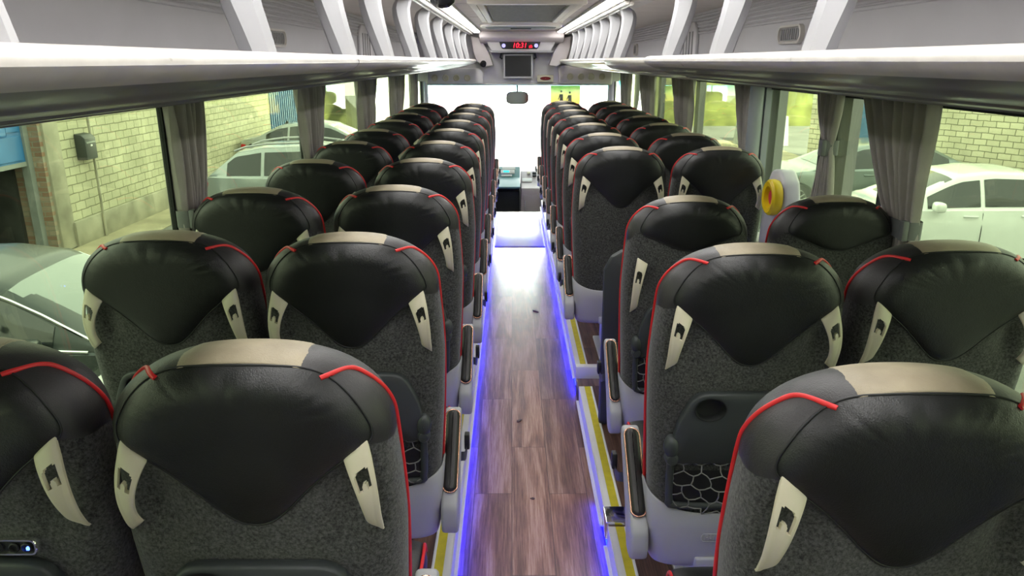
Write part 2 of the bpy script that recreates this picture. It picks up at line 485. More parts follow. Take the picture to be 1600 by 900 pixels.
def piping_mesh(sgn):
    pts = []
    for x, a in ((.126, -.0165), (.133, -.012), (.143, -.0075)):
        p = over_top(x, a, .002); pts.append(p)
    side = lambda z: half_w(z) - .006 * interp([(.4, 0), (.9, 1), (1.04, 1)], z) + .001
    for k in range(9):
        f = k / 8; x = W0 * math.sin(lerp(math.asin(.160 / W0), 1.50, f)); z = z_top(x)
        pts.append((x - .004 * f, yc(z) + lerp(.003, .047, f), z + .0015))
    for z in (.97, .92, .86, .8, .7, .6, .5, .44): pts.append((side(z), yc(z) + .048, z))
    pts = [(p[0] * sgn, p[1], p[2]) for p in pts]
    pts = catmull(pts, 4)
    for _ in range(14): pts = [pts[0]] + [(a + b * 2 + c) / 4 for a, b, c in zip(pts, pts[1:], pts[2:])] + [pts[-1]]
    mb = MB(); mb.tube(pts, .0044, 8)
    return mb.mesh('piping', M['red'], 80)

def handle_mesh(sgn, kind):
    """grab handle with the hooked cut-out, a curved plate standing off the felt"""
    zt, zb = HANDLE[kind]
    na, nb = 48, 22
    def hole(i, j):
        a, b = (i + .5) / na, (j + .5) / nb
        if not (.18 < a < .41 and .20 < b < .80): return False
        if a < .20 and (b < .30 or b > .74): return False
        if a < .225 and b < .25: return False
        if a > .335 and ((b - .52) / .11) ** 2 < 1 and (a > .355 or abs(b - .52) < .075): return False
        return True
    def P(i, j, back):
        a, b = i / na, j / nb
        w = lerp(.038, .026, min(1, a * 1.3)) if a < .93 else lerp(.026, .022, (a - .93) * 14)
        bow = math.sin(PI * min(1, a * 1.05)) * .008
        x = lerp(.173, .197, a ** .8) + bow * .7
        z = lerp(zt, zb, a)
        z += (.5 - b) * lerp(-.036, .018, a) if kind == 'tall' else (.5 - b) * lerp(-.022, .018, a)
        xx = x + (b - .5) * w
        st = .004 + .026 * math.sin(PI * a) ** .7
        y = rear(min(xx, .2), z) - st
        edge = abs(2 * b - 1) ** 5 * .0035
        return (sgn * xx, (y + .009) if back else (y + edge), z)
    mb = MB()
    F = [[P(i, j, False) for j in range(nb + 1)] for i in range(na + 1)]
    B = [[P(i, j, True) for j in range(nb + 1)] for i in range(na + 1)]
    n = nb + 1; vs = [p for r in F for p in r] + [p for r in B for p in r]; off = (na + 1) * n
    cell = lambda i, j: 0 <= i < na and 0 <= j < nb and not hole(i, j)
    fs = []
    for i in range(na):
        for j in range(nb):
            if not cell(i, j): continue
            q = [i * n + j, i * n + j + 1, (i + 1) * n + j + 1, (i + 1) * n + j]
            fs.append(tuple(q)); fs.append(tuple(k + off for k in q[::-1]))
            for (di, dj, u, v) in ((-1, 0, q[0], q[1]), (1, 0, q[2], q[3]), (0, -1, q[3], q[0]), (0, 1, q[1], q[2])):
                if not cell(i + di, j + dj): fs.append((v, u, u + off, v + off))
    mb.add(vs, fs)
    for a in ():
        i = int(a * na); p = Vector(F[i][nb // 2])
        mb.box(p.x - .008, p.x + .008, p.y + .004, p.y + .03, p.z - .006, p.z + .006, bev=.002)
    return mb.mesh('grab_handle', M['cream'], 45)

CUP = (-.092, .768)
def tray_meshes():
    out = [(-.132, .812), (.132, .812), (.178, .71), (.178, .618), (.17, .605), (-.17, .605), (-.178, .618), (-.178, .71)]
    # round the two upper corners
    def rc(p, a, b, r):
        p = Vector((*p, 0)); u = (Vector((*a, 0)) - p).normalized() * r; v = (Vector((*b, 0)) - p).normalized() * r
        return [tuple((p + u * (1 - t) ** 2 + v * t ** 2)[:2]) for t in (0, .25, .5, .75, 1)]
    poly = rc(out[0], out[7], out[1], .036) + rc(out[1], out[0], out[2], .036) + rc(out[2], out[1], out[3], .05) + out[3:7] + rc(out[7], out[6], out[0], .05)
    def ray(t):
        d = (math.cos(t), math.sin(t)); best = 9
        for (x0, z0), (x1, z1) in zip(poly, poly[1:] + poly[:1]):
            ex, ez = x1 - x0, z1 - z0; den = d[0] * ez - d[1] * ex
            if abs(den) < 1e-9: continue
            wx, wz = x0 - CUP[0], z0 - CUP[1]
            s = (wx * ez - wz * ex) / den; k = (wx * d[1] - wz * d[0]) / den
            if s > 1e-6 and -1e-6 <= k <= 1 + 1e-6: best = min(best, s)
        return best
    angs = sorted(set([2 * PI * k / 88 for k in range(88)] + [math.atan2(z - CUP[1], x - CUP[0]) % (2 * PI) for x, z in poly]))
    yr = lambda z: yc(z) - DEP
    def ring(scale, dy, cup=None):
        r = []
        for t in angs:
            if cup: x, z = CUP[0] + cup * 1.12 * math.cos(t), CUP[1] + cup * .92 * math.sin(t)
            else:
                s = ray(t); x, z = CUP[0] + math.cos(t) * s, CUP[1] + math.sin(t) * s
                x *= scale; z = .71 + (z - .71) * (1 - (1 - scale) * 1.7)
            r.append((x, yr(z) + dy, z))
        return r
    mb = MB()
    mb.grid([ring(0, -.026, .0345), ring(0, -.0265, .037), ring(.975, -.0265), ring(.99, -.0245), ring(1, -.020), ring(1, -.004), ring(.98, -.001)], cu=True)
    tray = mb.mesh('tray_table', M['tray'], 50)
    mc = MB()
    mc.grid([ring(0, -.0285, .0365), ring(0, -.0285, .034), ring(0, -.026, .0325), ring(0, -.008, .029), ring(0, -.006, .02), ring(0, -.006, .001)], cu=True)
    cup = mc.mesh('cup_holder', M['tray_dark'], 40)
    mh = []
    for s in (-1, 1):
        m = MB()
        m.lathe([(.001, -.028), (.012, -.028), (.019, -.022), (.021, -.010), (.021, .0)], (s * .180, yr(.655) - .008, .655), (0, 1, 0), 20, sx=.9, sy=1.5)
        m.lathe([(.001, -.030), (.013, -.029), (.017, -.022), (.018, -.002)], (s * .178, yr(.625) - .008, .622), (0, 1, 0), 18)
        mh.append(m.mesh('tray_hinge', M['tray'], 50))
    return tray, cup, mh

def pocket_meshes():
    yr = lambda z: yc(z) - DEP
    m = MB()
    pts = [(-.176, yr(.61) - .010, .615), (-.174, yr(.52) - .012, .53), (-.170, yr(.48) - .012, .485), (-.155, yr(.465) - .010, .466), (0, yr(.462) - .010, .462), (.155, yr(.465) - .010, .466), (.170, yr(.48) - .012, .485), (.174, yr(.52) - .012, .53), (.176, yr(.61) - .010, .615)]
    m.tube(catmull(pts, 4), .0105, 10)
    fr = m.mesh('net_frame', M['tray'], 60)
    # dark pocket liner
    b = MB(); b.box(-.168, .168, yr(.53) - .004, yr(.53) + .012, .462, .612, bev=.003)
    liner = b.mesh('pocket_liner', M['tray_dark'], 40)
    # hexagonal net
    rnd = random.Random(3); node = {}; ed = []
    nx, nz = 7, 5; cw, ch = .336 / nx, .032
    def key(i, j): return (i, j)
    def pos(i, j):
        k = (i, j)
        if k not in node:
            x = -.168 + cw * .5 * i; z = .606 - ch * j - (.009 if (i + j) % 2 else -.002)
            if 0 < i < 2 * nx and j > 0: x += rnd.uniform(-.006, .006); z += rnd.uniform(-.005, .005)
            if j >= nz - 1: z += rnd.uniform(-.014, .012); x += rnd.uniform(-.008, .008)
            bulge = math.sin(PI * i / (2 * nx)) * math.sin(PI * min(1, (j + .4) / (nz + .6)))
            if j > 1: z -= .030 * math.sin(PI * i / (2 * nx)) * (j - 1) / (nz - 1)
            node[k] = Vector((max(-.172, min(.172, x)), yr(z) - .014 - .030 * bulge, z))
        return node[k]
    m = MB()
    for j in range(nz):
        for i in range(2 * nx):
            ed.append(((i, j), (i + 1, j)))
        for i in range(2 * nx + 1):
            if (i + j) % 2 == 1 and j < nz - 1: ed.append(((i, j), (i, j + 1)))
    for (a, b_) in ed:
        pa, pb = pos(*a).copy(), pos(*b_).copy()
        mid = (pa + pb) / 2 + Vector((rnd.uniform(-.003, .003), -.002, rnd.uniform(-.003, .002)))
        m.tube([pa, mid, pb], .0019, 5, caps=False)
    m.tube([(-.172, yr(.607) - .012, .607), (0, yr(.607) - .020, .605), (.172, yr(.607) - .012, .607)], .0022, 5)
    net = m.mesh('net', M['net'], 60)
    return fr, liner, net

def shell_mesh():
    m = MB(); outer, inner = [], []
    def sec(z, k, dy, top=False):
        row = []
        for i in range(41):
            t = (i / 40 - .5) * PI; hw = (half_w(max(z, .32)) + .010) * k
            cx = math.copysign(abs(math.sin(t)) ** .42, t) * hw; cy = abs(math.cos(t)) ** .42
            zz = z + (.052 * (abs(cx) / hw) ** 3.5 if top else 0)
            row.append((cx, yc(z) + .02 - (DEP + .036) * cy + dy, zz))
        return [(row[0][0], row[0][1] + .10, row[0][2] - (.03 if top else 0))] + row + [(row[-1][0], row[-1][1] + .10, row[-1][2] - (.03 if top else 0))]
    rows = [sec(.248, .86, .03), sec(.25, .90, .012), sec(.258, .935, .004), sec(.275, .955, .001), sec(.33, .98, 0), sec(.38, 1, 0), sec(.432, 1.0, 0, True), sec(.437, .99, .004, True), sec(.433, .975, .010, True), sec(.38, .97, .012)]
    m.grid(rows)
    # moulded recess lip along the foot of the shell
    m.box(-.085, .085, rows[4][21][1] - .004, rows[4][21][1] + .02, .252, .292, bev=.006)
    return m.mesh('lower_shell', M['shell'], 50)

def plate_meshes():
    y = yc(.36) + .02 - DEP - .036
    m = MB(); L = []
    for r in (0, 1):
        w, h = .043 - r * .003, .011 - r * .0022
        pass
    pts = [(-.043, .365), (-.038, .371), (.038, .371), (.043, .365), (.043, .353), (.038, .347), (-.038, .347), (-.043, .353)]
    m.tube([(x - .03, y - .0015, z) for x, z in pts], .0016, 6, closed=True)
    plate = m.mesh('maker_plate', M['shell'], 60)
    t = text_mesh('FAINSA', .021, .0015)
    t.transform(Matrix.Translation((-.03, y - .001, .3585)) @ Matrix.Rotation(PI / 2, 4, 'X'))
    t.materials.clear(); t.materials.append(M['shell'])
    return plate, t

def arm_meshes(sgn):
    F = lambda u, w, a: (sgn * a, u, w)
    m = MB()
    m.prism([(.055, .262), (.022, .27), (.010, .31), (.018, .36), (.045, .392), (.235, .560), (.262, .566), (.280, .550), (.278, .522), (.215, .450), (.15, .37), (.105, .285), (.085, .266)], F, .212, .262, bev=.010, seg=3)
    shell = m.mesh('armrest', M['shell'], 50)
    ux, uz = .75, .66
    def pill(off, n=10):
        L = []
        for k in range(2 * n):
            t = 2 * PI * k / (2 * n)
            c, s = math.cos(t), math.sin(t)
            lx = math.copysign(.108, c) + .020 * c if abs(c) > 1e-6 else .108
            L.append((lx, .020 * s))
        return L
    def ptop(l, w, h): return (sgn * (.238 + w), .142 + l * ux - h * uz, .478 + l * uz + h * ux)
    m = MB(); pl = pill(0)
    m.grid([[ptop(l, w, -.008) for l, w in pl], [ptop(l, w, .008) for l, w in pl], [ptop(l * .99, w * .9, .013) for l, w in pl], [ptop(l * .96, w * .55, .016) for l, w in pl], [ptop(l * .9, w * .05, .017) for l, w in pl]], cu=True)
    pad = m.mesh('armrest_pad', M['pad'], 60)
    m = MB(); m.tube([ptop(l * 1.008, w * 1.08, .006) for l, w in pl], .0028, 6, closed=True)
    trim = m.mesh('pad_trim', M['copper'], 70)
    return shell, pad, trim

def cushion_meshes():
    m = MB(); rows = []
    for i in range(13):
        t = i / 12; y = lerp(.06, .54, t)
        e = math.sin(PI * min(1, max(0, t))) ** .3 if 0 < t < 1 else 0
        row = []
        for k in range(28):
            a = 2 * PI * k / 28; c, s = math.cos(a), math.sin(a)
            x = math.copysign(abs(c) ** .35, c) * .212 * (.93 + .07 * e)
            z = .425 + math.copysign(abs(s) ** .45, s) * (.062 if s > 0 else .06) * (.55 + .45 * e) - .02 * t
            row.append((x, y, z))
        rows.append(row)
    m.grid(rows, cu=True); m.add(rows[0], [tuple(range(28))]); m.add(rows[-1], [tuple(range(28))[::-1]])
    cu = m.mesh('seat_cushion', M['leather'], 60)
    pp = []
    for s in (-1, 1):
        m = MB(); m.tube(catmull([(s * .197, .10, .474), (s * .206, .2, .474), (s * .206, .35, .467), (s * .204, .46, .458), (s * .198, .525, .435), (s * .198, .545, .40)], 4), .0045, 7)
        pp.append(m.mesh('cushion_piping', M['red'], 80))
    return cu, pp

def leg_mesh():
    m = MB()
    m.box(-.03, .03, .16, .40, .012, .30, bev=.008)
    m.box(-.06, .06, .10, .46, .0, .016, bev=.004)
    m.box(-.19, .19, .14, .20, .29, .345, bev=.006); m.box(-.19, .19, .38, .44, .29, .36, bev=.006)
    return m.mesh('pedestal', M['steel'], 40)

def usb_meshes():
    y = rear(0, .837) - .012
    m = MB()
    def pill(hw, hh, yy):
        L = []
        for k in range(28):
            t = 2 * PI * k / 28; c, s = math.cos(t), math.sin(t)
            L.append((.0 + math.copysign(hw - hh * .8, c) * (abs(c) > .02) + hh * .8 * c, yy, .837 + hh * math.copysign(abs(s) ** .6, s)))
        return L
    m.grid([pill(.044, .0155, y + .012), pill(.044, .0155, y + .002), pill(.042, .0145, y - .001), pill(.0395, .012, y - .001), pill(.039, .0115, y + .004)], cu=True)
    bez = m.mesh('usb_panel', M['chrome'], 50)
    m = MB(); m.grid([pill(.0395, .0122, y + .0015), pill(.001, .0005, y + .0015)], cu=True)
    for x in (-.02, .006, .026): m.lathe([(.0085, .0015), (.009, -.002), (.007, -.003), (.006, .0005), (.001, .0005)], (x, y, .837), (0, 1, 0), 16)
    face = m.mesh('panel_face', M['tray_dark'], 50)
    m = MB(); m.box(.0275, .032, y - .004, y, .834, .839); 
    led = m.mesh('indicator_lamp', M['blue_led'], 0)
    return bez, face, led

def buckle_meshes(sg):
    m = MB(); m.prism([(-.015, 0), (.015, 0), (.019, .03), (.013, .052), (-.013, .052), (-.019, .03)], lambda u, w, a: (sg * .274 + a, .30 + u, .40 + w), -.008, .008, bev=.003)
    bk = m.mesh('belt_buckle', M['tray_dark'], 40)
    m = MB(); pts = catmull([(sg * .20, .17, .43), (sg * .262, .20, .425), (sg * .272, .25, .40), (sg * .274, .30, .402)], 5)
    m.grid([[(p.x, p.y, p.z - .016), (p.x + sg * .001, p.y, p.z), (p.x, p.y, p.z + .016)] for p in pts]); m.grid([[(p.x - sg * .002, p.y, p.z - .016), (p.x - sg * .001, p.y, p.z), (p.x - sg * .002, p.y, p.z + .016)] for p in pts])
    return bk, m.mesh('seat_belt', M['tray'], 60)

def build_seat(side, kind, tray_on=True, usb_x=0.0):
    """side: 'left' (armrest on the right), 'right' (armrest on the left) or None (by the window)"""
    root = bpy.data.objects.new('coach_seat', None); COL.objects.link(root); root.empty_display_size = .1
    L = lambda name, me, par=root: link(name, me, par)
    L('backrest', cached('felt' + kind, lambda: felt_mesh(kind)))
    L('leather_cover', cached('cover' + kind, lambda: cover_mesh(kind)))
    lp = L('leather_panel', cached('shield' + kind, lambda: shield_mesh(kind))); L('seam', cached('seam' + kind, lambda: seam_mesh(kind)), lp)
    L('head_band', cached('band', band_mesh))
    for s in (-1, 1):
        L('piping', cached('pipe%d' % s, lambda: piping_mesh(s)))
        L('grab_handle', cached('handle%d%s' % (s, kind), lambda: handle_mesh(s, kind)))
    if tray_on:
        tray, cup, hinges = cached('tray', tray_meshes)
        t = L('tray_table', tray); L('cup_holder', cup, t)
        for h in hinges: L('tray_hinge', h, t)
        fr, liner, net = cached('pocket', pocket_meshes)
        p = L('net_pocket', liner); L('net_frame', fr, p); L('net', net, p)
    sh = L('lower_shell', cached('shell', shell_mesh))
    pl, tx = cached('plate', plate_meshes)
    L('maker_plate', pl, sh); L('lettering', tx, sh)
    cu, pp = cached('cushion', cushion_meshes)
    c = L('seat_cushion', cu)
    for q in pp: L('cushion_piping', q, c)
    L('pedestal', cached('leg', leg_mesh))
    if side:
        sg = 1 if side == 'left' else -1
        a, pad, trim = cached('arm%d' % sg, lambda: arm_meshes(sg))
        ar = L('armrest', a); L('armrest_pad', pad, ar); L('pad_trim', trim, ar)
        bk, bt = cached('buckle%d' % sg, lambda: buckle_meshes(sg))
        b = L('seat_belt', bt); L('belt_buckle', bk, b)
    else:
        b, f, led = cached('usb', usb_meshes)
        u = L('usb_panel', b); u.location.x = usb_x; L('panel_face', f, u); L('indicator_lamp', led, u)
    return root

ORD = ['first', 'second', 'third', 'fourth', 'fifth', 'sixth', 'seventh', 'eighth', 'ninth', 'tenth']
PROTO = {}
def seat(side, kind, block, spot, row, loc, sx=1.0):
    plain = block == 'right' and row == 3          # the row in front of the door has no trays
    k = (side, kind, plain, block if side is None else '')
    if k not in PROTO:
        PROTO[k] = o = build_seat(side, kind, not plain, .08 if block == 'left' else .0)
    else:
        o = copy_tree(PROTO[k])
    o.location = loc; o.scale = (sx, 1, 1)
    look = {'tall': 'black leather coach seat', 'short': 'black and grey felt coach seat'}[kind]
    far = ['row nearest the camera', 'second row from the camera', 'third row from the camera', 'fourth row from the camera', 'fifth row from the camera',
           'sixth row from the camera', 'seventh row from the camera', 'third row from the windscreen', 'second row from the windscreen', 'row nearest the windscreen'][row]
    tag(o, '%s %s, %s %s' % (look, 'by the aisle' if spot == 'aisle' else 'by the windows', block, far), 'seat', 'coach seats of the %s block' % block)
    return o

PLAT, PLAT_R = .115, .135
for r in range(10):
    y = 1.09 + .771 * r
    seat('left', 'tall', 'left', 'aisle', r, (-.42 if r < 3 else -.41, y, PLAT - .006 * (r == 0)))
    seat(None, 'tall', 'left', 'window', r, (-.907 if r < 3 else -.897, y + (.0, .02, -.05, -.04, .0, -.02, 0, 0, 0, 0)[r], PLAT))
RY = [.975, 1.74, 2.50, 3.70, 4.43, 5.16, 5.89, 6.62, 7.35, 8.08]
for r in range(10):
    z = PLAT if r < 3 else PLAT_R
    kind = 'short' if r == 2 else 'tall'
    if r == 2:
        seat('right', kind, 'right', 'aisle', r, (.605, RY[r], z - .015), .91)
        seat(None, kind, 'right', 'window', r, (1.105, RY[r], z - .015), .91)
    else:
        seat('right', kind, 'right', 'aisle', r, ((.575, .59)[r > 0] if r < 3 else .542, RY[r], z))
        if r > 0: seat(None, kind, 'right', 'window', r, (1.085 if r < 3 else 1.03, RY[r] + (.03 if r == 1 else 0), z))
# ------------------------------------------------------------------ the coach body
XL, XR = -1.17, 1.33            # inner wall faces
GL, GR = -1.200, 1.360          # window glass
YB, YF = -1.1, 9.45             # rear wall, front header
XC = (XL + XR) / 2
M['lilac'] = pmat('lilac grey panel', (.36, .355, .375), .6, var=.04, vscale=3, bump=.06, bscale=350)
M['rack_wall'] = pmat('grey rack lining', (.56, .55, .565), .7, var=.03, vscale=3, bump=.05, bscale=350)
M['lilac_gloss'] = pmat('pale moulded panel', (.66, .64, .655), .38, var=.04, vscale=4)
M['fin'] = pmat('white moulded bracket', (.36, .36, .375), .42, var=.03, vscale=5)
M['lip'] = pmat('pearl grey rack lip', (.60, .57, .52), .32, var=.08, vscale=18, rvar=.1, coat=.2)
M['rack_under'] = pmat('rack underside shade grey', (.20, .195, .195), .36, var=.06, vscale=6, coat=.1)  # shade under the racks put into a darker grey
M['ceil'] = pmat('warm grey ceiling lining', (.60, .545, .50), .6, var=.05, vscale=4, bump=.08, bscale=300)
M['cream_frame'] = pmat('cream ceiling frame', (.82, .78, .68), .4, var=.03)
M['pink'] = pmat('pinkish grey front panel', (.70, .64, .635), .5, var=.03, vscale=4)
M['strip'] = emat('ceiling light strip', (1.0, .985, .95), 13.0)
M['white_trim'] = pmat('white painted metal', (.72, .72, .72), .35, var=.03)
M['yellow'] = pmat('yellow grip strip', (.55, .47, .012), .6, var=.12, vscale=25, bump=.3, bscale=500)
M['yellow_knob'] = pmat('yellow plastic', (.80, .58, .01), .35, var=.03)
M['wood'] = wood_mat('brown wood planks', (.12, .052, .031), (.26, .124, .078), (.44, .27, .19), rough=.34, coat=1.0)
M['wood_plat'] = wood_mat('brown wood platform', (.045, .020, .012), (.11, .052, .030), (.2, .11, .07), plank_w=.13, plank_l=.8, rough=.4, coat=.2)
M['hatch'] = pmat('pale floor panel', (.66, .65, .65), .30, var=.05, vscale=10, spec=1.0)
M['blue_strip'] = emat('blue floor light', (.0015, .004, 1.0), 38.0)
M['black'] = pmat('matt black plastic', (.012, .012, .013), .5, var=.1)
M['screen'] = pmat('dark screen', (.018, .019, .021), .22, var=.05)
M['seal'] = pmat('black rubber seal', (.012, .014, .013), .7, var=.1)
M['curtain'] = pmat('grey curtain cloth', (.50, .47, .435), .9, var=.12, vscale=14, bump=.25, bscale=420, sheen=.2)
_nt = M['curtain'].node_tree          # the cloth lets some daylight through
_p = [n for n in _nt.nodes if n.type == 'BSDF_PRINCIPLED'][0]; _o = [n for n in _nt.nodes if n.type == 'OUTPUT_MATERIAL'][0]
_t = N(_nt, 'ShaderNodeBsdfTranslucent'); _t.inputs[0].default_value = (.5, .48, .43, 1); _m = N(_nt, 'ShaderNodeMixShader'); _m.inputs[0].default_value = .3
_nt.links.new(_p.outputs[0], _m.inputs[1]); _nt.links.new(_t.outputs[0], _m.inputs[2]); _nt.links.new(_m.outputs[0], _o.inputs[0])
M['strap'] = pmat('grey curtain strap', (.17, .18, .175), .7, var=.08, vscale=20)
M['post'] = pmat('blue grey door post', (.30, .33, .35), .4, var=.04)
M['door_white'] = pmat('off-white door housing', (.62, .62, .65), .4, var=.04)
M['label_red'] = pmat('red sticker', (.55, .03, .06), .5, var=.05)
M['white'] = pmat('white print', (.8, .8, .8), .6, var=.02)
M['glass_side'] = glassmat('green tinted glass', (.78, .85, .66), 1.45, dirt=.03)
M['glass_front'] = glassmat('clear windscreen glass', (.95, .985, .97), 1.4)
_nt = M['glass_front'].node_tree      # graded cyan sun band along the top of the windscreen
_tc = N(_nt, 'ShaderNodeTexCoord'); _sp = N(_nt, 'ShaderNodeSeparateXYZ'); _nt.links.new(_tc.outputs['Object'], _sp.inputs[0])
_mr = N(_nt, 'ShaderNodeMapRange'); _mr.inputs['From Min'].default_value = 1.26; _mr.inputs['From Max'].default_value = 1.43; _nt.links.new(_sp.outputs['Z'], _mr.inputs['Value'])
_rp = ramp(_nt, [(0, (.95, .985, .97)), (1, (.22, .62, .62))]); _nt.links.new(_mr.outputs[0], _rp.inputs[0])
_nt.links.new(_rp.outputs[0], [n for n in _nt.nodes if n.type == 'BSDF_TRANSPARENT'][0].inputs[0])

# floor -------------------------------------------------------------
mb = MB(); mb.box(-.235, .38, YB, 8.72, -.06, 0.0)
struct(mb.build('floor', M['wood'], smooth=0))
def platform(name, x0, x1, y0, y1, z):
    m = MB(); m.box(x0, x1, y0, y1, -.05, z)
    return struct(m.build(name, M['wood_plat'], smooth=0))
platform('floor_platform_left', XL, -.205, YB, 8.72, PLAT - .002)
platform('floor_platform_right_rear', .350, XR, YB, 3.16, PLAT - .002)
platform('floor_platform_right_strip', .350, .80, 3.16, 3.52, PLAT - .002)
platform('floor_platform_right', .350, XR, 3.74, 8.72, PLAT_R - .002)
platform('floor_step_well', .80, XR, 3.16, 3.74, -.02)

def nosing(label, x, sgn, y0, y1, z):
    """step edge: white metal angle, yellow grip insert and outer rail; sgn points away from the aisle"""
    t = thing('step_edging', label, 'floor edging', (x, y0, z), 0, 'yellow and white step edgings along the aisle')
    a, b = (x - .004 * sgn, x + .024 * sgn)
    r = lambda u, v: (min(u, v), max(u, v))
    m = MB(); l = y1 - y0
    u0, u1 = r(-.005 * sgn, .022 * sgn); m.box(u0, u1, 0, l, -.002, .006, bev=.002)
    u0, u1 = r(-.006 * sgn, -.001 * sgn); m.box(u0, u1, 0, l, -.075, .006, bev=.001)
    u0, u1 = r(-.019 * sgn, -.001 * sgn); m.box(u0, u1, 0, l, -.079, -.075)  # lip added to keep the blue strip's light off the racks
    u0, u1 = r(.052 * sgn, .062 * sgn); m.box(u0, u1, 0, l, -.002, .006, bev=.002)
    m.build('metal_angle', M['white_trim'], t)
    u0, u1 = r(.022 * sgn, .052 * sgn)
    m = MB(); m.box(u0, u1, 0, l, -.002, .0045); m.build('yellow_insert', M['yellow'], t)
    return t
nosing('yellow and white step edging under the left block of seats', -.205, -1, YB, 8.72, PLAT)
nosing('yellow and white step edging under the right rear rows, nearest the camera', .350, 1, YB, 2.30, PLAT)
nosing('short yellow and white step edging between metal joint and raised step', .350, 1, 2.42, 3.50, PLAT)
nosing('yellow and white step edging on the raised right step', .350, 1, 3.74, 8.72, PLAT_R)
tag(MB().box(.338, .42, 2.31, 2.41, PLAT - .06, PLAT + .018, bev=.006).build('joint_cover', M['chrome']), 'small metal joint cover on the right step edging', 'joint cover')
t = thing('step_riser', 'pale step end with two small blue lamps on the right of the aisle', 'step', (.345, 3.70, 0))
MB().box(.0, .20, .0, .045, .03, PLAT_R + .008, bev=.006).build('end_cap', M['white_trim'], t)
for k in (0, 1):
    MB().lathe([(.001, -.004), (.008, -.003), (.010, .002)], (.135 + .026 * k, -.001, PLAT_R - .012), (0, 1, 0), 14).build('step_lamp', M['blue_led'], t)
MB().box(.0, .42, -.18, -.02, .001, PLAT - .03, bev=.004).build('brown_tread', M['wood_plat'], t)

# blue floor light strips
for lab, x, y0, y1 in (('blue floor light strip along the left edge of the aisle', -.203, -.8, 8.6), ('blue floor light strip along the right edge of the aisle, nearest the camera', .348, -.8, 2.62), ('blue floor light strip along the right edge of the aisle, running to the front', .348, 3.74, 8.6)):
    tag(MB().box(x - .0012, x + .0012, y0, y1, .020, .033).build('floor_light', M['blue_strip']), lab, 'light', 'blue floor lights')

t = thing('floor_hatch', 'pale rectangular hatch panel in the aisle floor near the windscreen', 'hatch', (0.075, 6.98, 0))
MB().box(-.235, .235, 0, 1.64, .0, .010, bev=.003).build('panel', M['hatch'], t)
m = MB(); m.tube([(-.24, -.006, .004), (.24, -.006, .004), (.24, 1.646, .004), (-.24, 1.646, .004)], .005, 6, closed=True); m.build('hatch_rim', M['steel'], t)
# leaves and crumbs on the aisle floor
rnd = random.Random(5)
for px, py, s, lab in ((.17, 5.05, .035, 'dark dry leaf lying on the bright part of the aisle floor'), (.035, 3.35, .02, 'small dark leaf scrap in the middle of the aisle floor'), (.085, 2.66, .012, 'tiny brown crumb on the aisle floor, nearest the camera')):
    m = MB(); P = []
    for k in range(10):
        a = 2 * PI * k / 10; r = s * (.5 + .5 * rnd.random()); P.append((r * math.cos(a), r * .55 * math.sin(a), .003 + .004 * rnd.random()))
    m.add([(0, 0, .008)] + P + [(x * .9, y * .9, 0.0) for x, y, z in P], [(0, 1 + k, 1 + (k + 1) % 10) for k in range(10)] + [(1 + k, 11 + k, 11 + (k + 1) % 10, 1 + (k + 1) % 10) for k in range(10)])
    o = m.build('dry_leaf', M['wood_plat']); o.location = (px, py, 0.0005); o.rotation_euler = (0, 0, rnd.random() * 3); tag(o, lab, 'leaf')

# walls -------------------------------------------------------------
SILL, WTOP = .82, 1.60
def side_wall(name, x0, x1, pillars):
    m = MB()
    m.box(x0, x1, YB, 10.3, -.35, SILL - .03)
    m.box(min(x0, x1), max(x0, x1), YB, 10.3, WTOP, 2.16)
    sg = 1 if x1 > x0 else -1
    for a, b in pillars: m.box(x0 if sg < 0 else x1 - .045, (x0 + .045) if sg < 0 else x1, a, b, SILL - .03, WTOP)
    return struct(m.build(name, M['lilac'], smooth=0))
LP = [(YB, YB + .1), (2.60, 2.70), (4.30, 4.40), (5.95, 6.05), (7.56, 7.66), (9.06, 9.16), (10.18, 10.3)]
RP = [(YB, YB + .1), (2.62, 2.72), (3.18, 3.30), (4.06, 4.34), (5.80, 5.92), (7.32, 7.44), (8.8, 8.92), (10.18, 10.3)]
side_wall('wall_left', XL - .09, XL, LP)
side_wall('wall_right', XR + .09, XR, RP)
def panes(P, xg, side, n0):
    for k in range(len(P) - 1):
        a, b = P[k][1], P[k + 1][0]
        m = MB(); m.box(xg - .003, xg + .003, a + .004, b - .004, SILL - .025, WTOP - .005)
        g = m.build('window_%d' % (n0 + k), M['glass_side'], smooth=0); struct(g)
        m = MB()
        z0, z1 = SILL - .027, WTOP - .003
        for q in ((a + .001, a + .012, z0, z1), (b - .012, b - .001, z0, z1), (a, b, z0, z0 + .02), (a, b, z1 - .02, z1)):
            m.box(xg - .008, xg + .008, q[0], q[1], q[2], q[3])
        struct(m.build('window_%d_seal' % (n0 + k), M['seal'], g, smooth=0))
panes(LP, GL, 'left', 1)
panes(RP, GR, 'right', 11)
for nm, x0, x1 in (('trim_1', XL - .07, XL + .05), ('trim_2', XR - .05, XR + .07)):
    struct(MB().box(x0, x1, YB, 9.4, SILL - .035, SILL - .002, bev=.008).build(nm, M['lilac_gloss']))
struct(MB().box(XL - .09, XR + .09, YB - .08, YB, -.35, 2.16).build('wall_rear', M['lilac'], smooth=0))
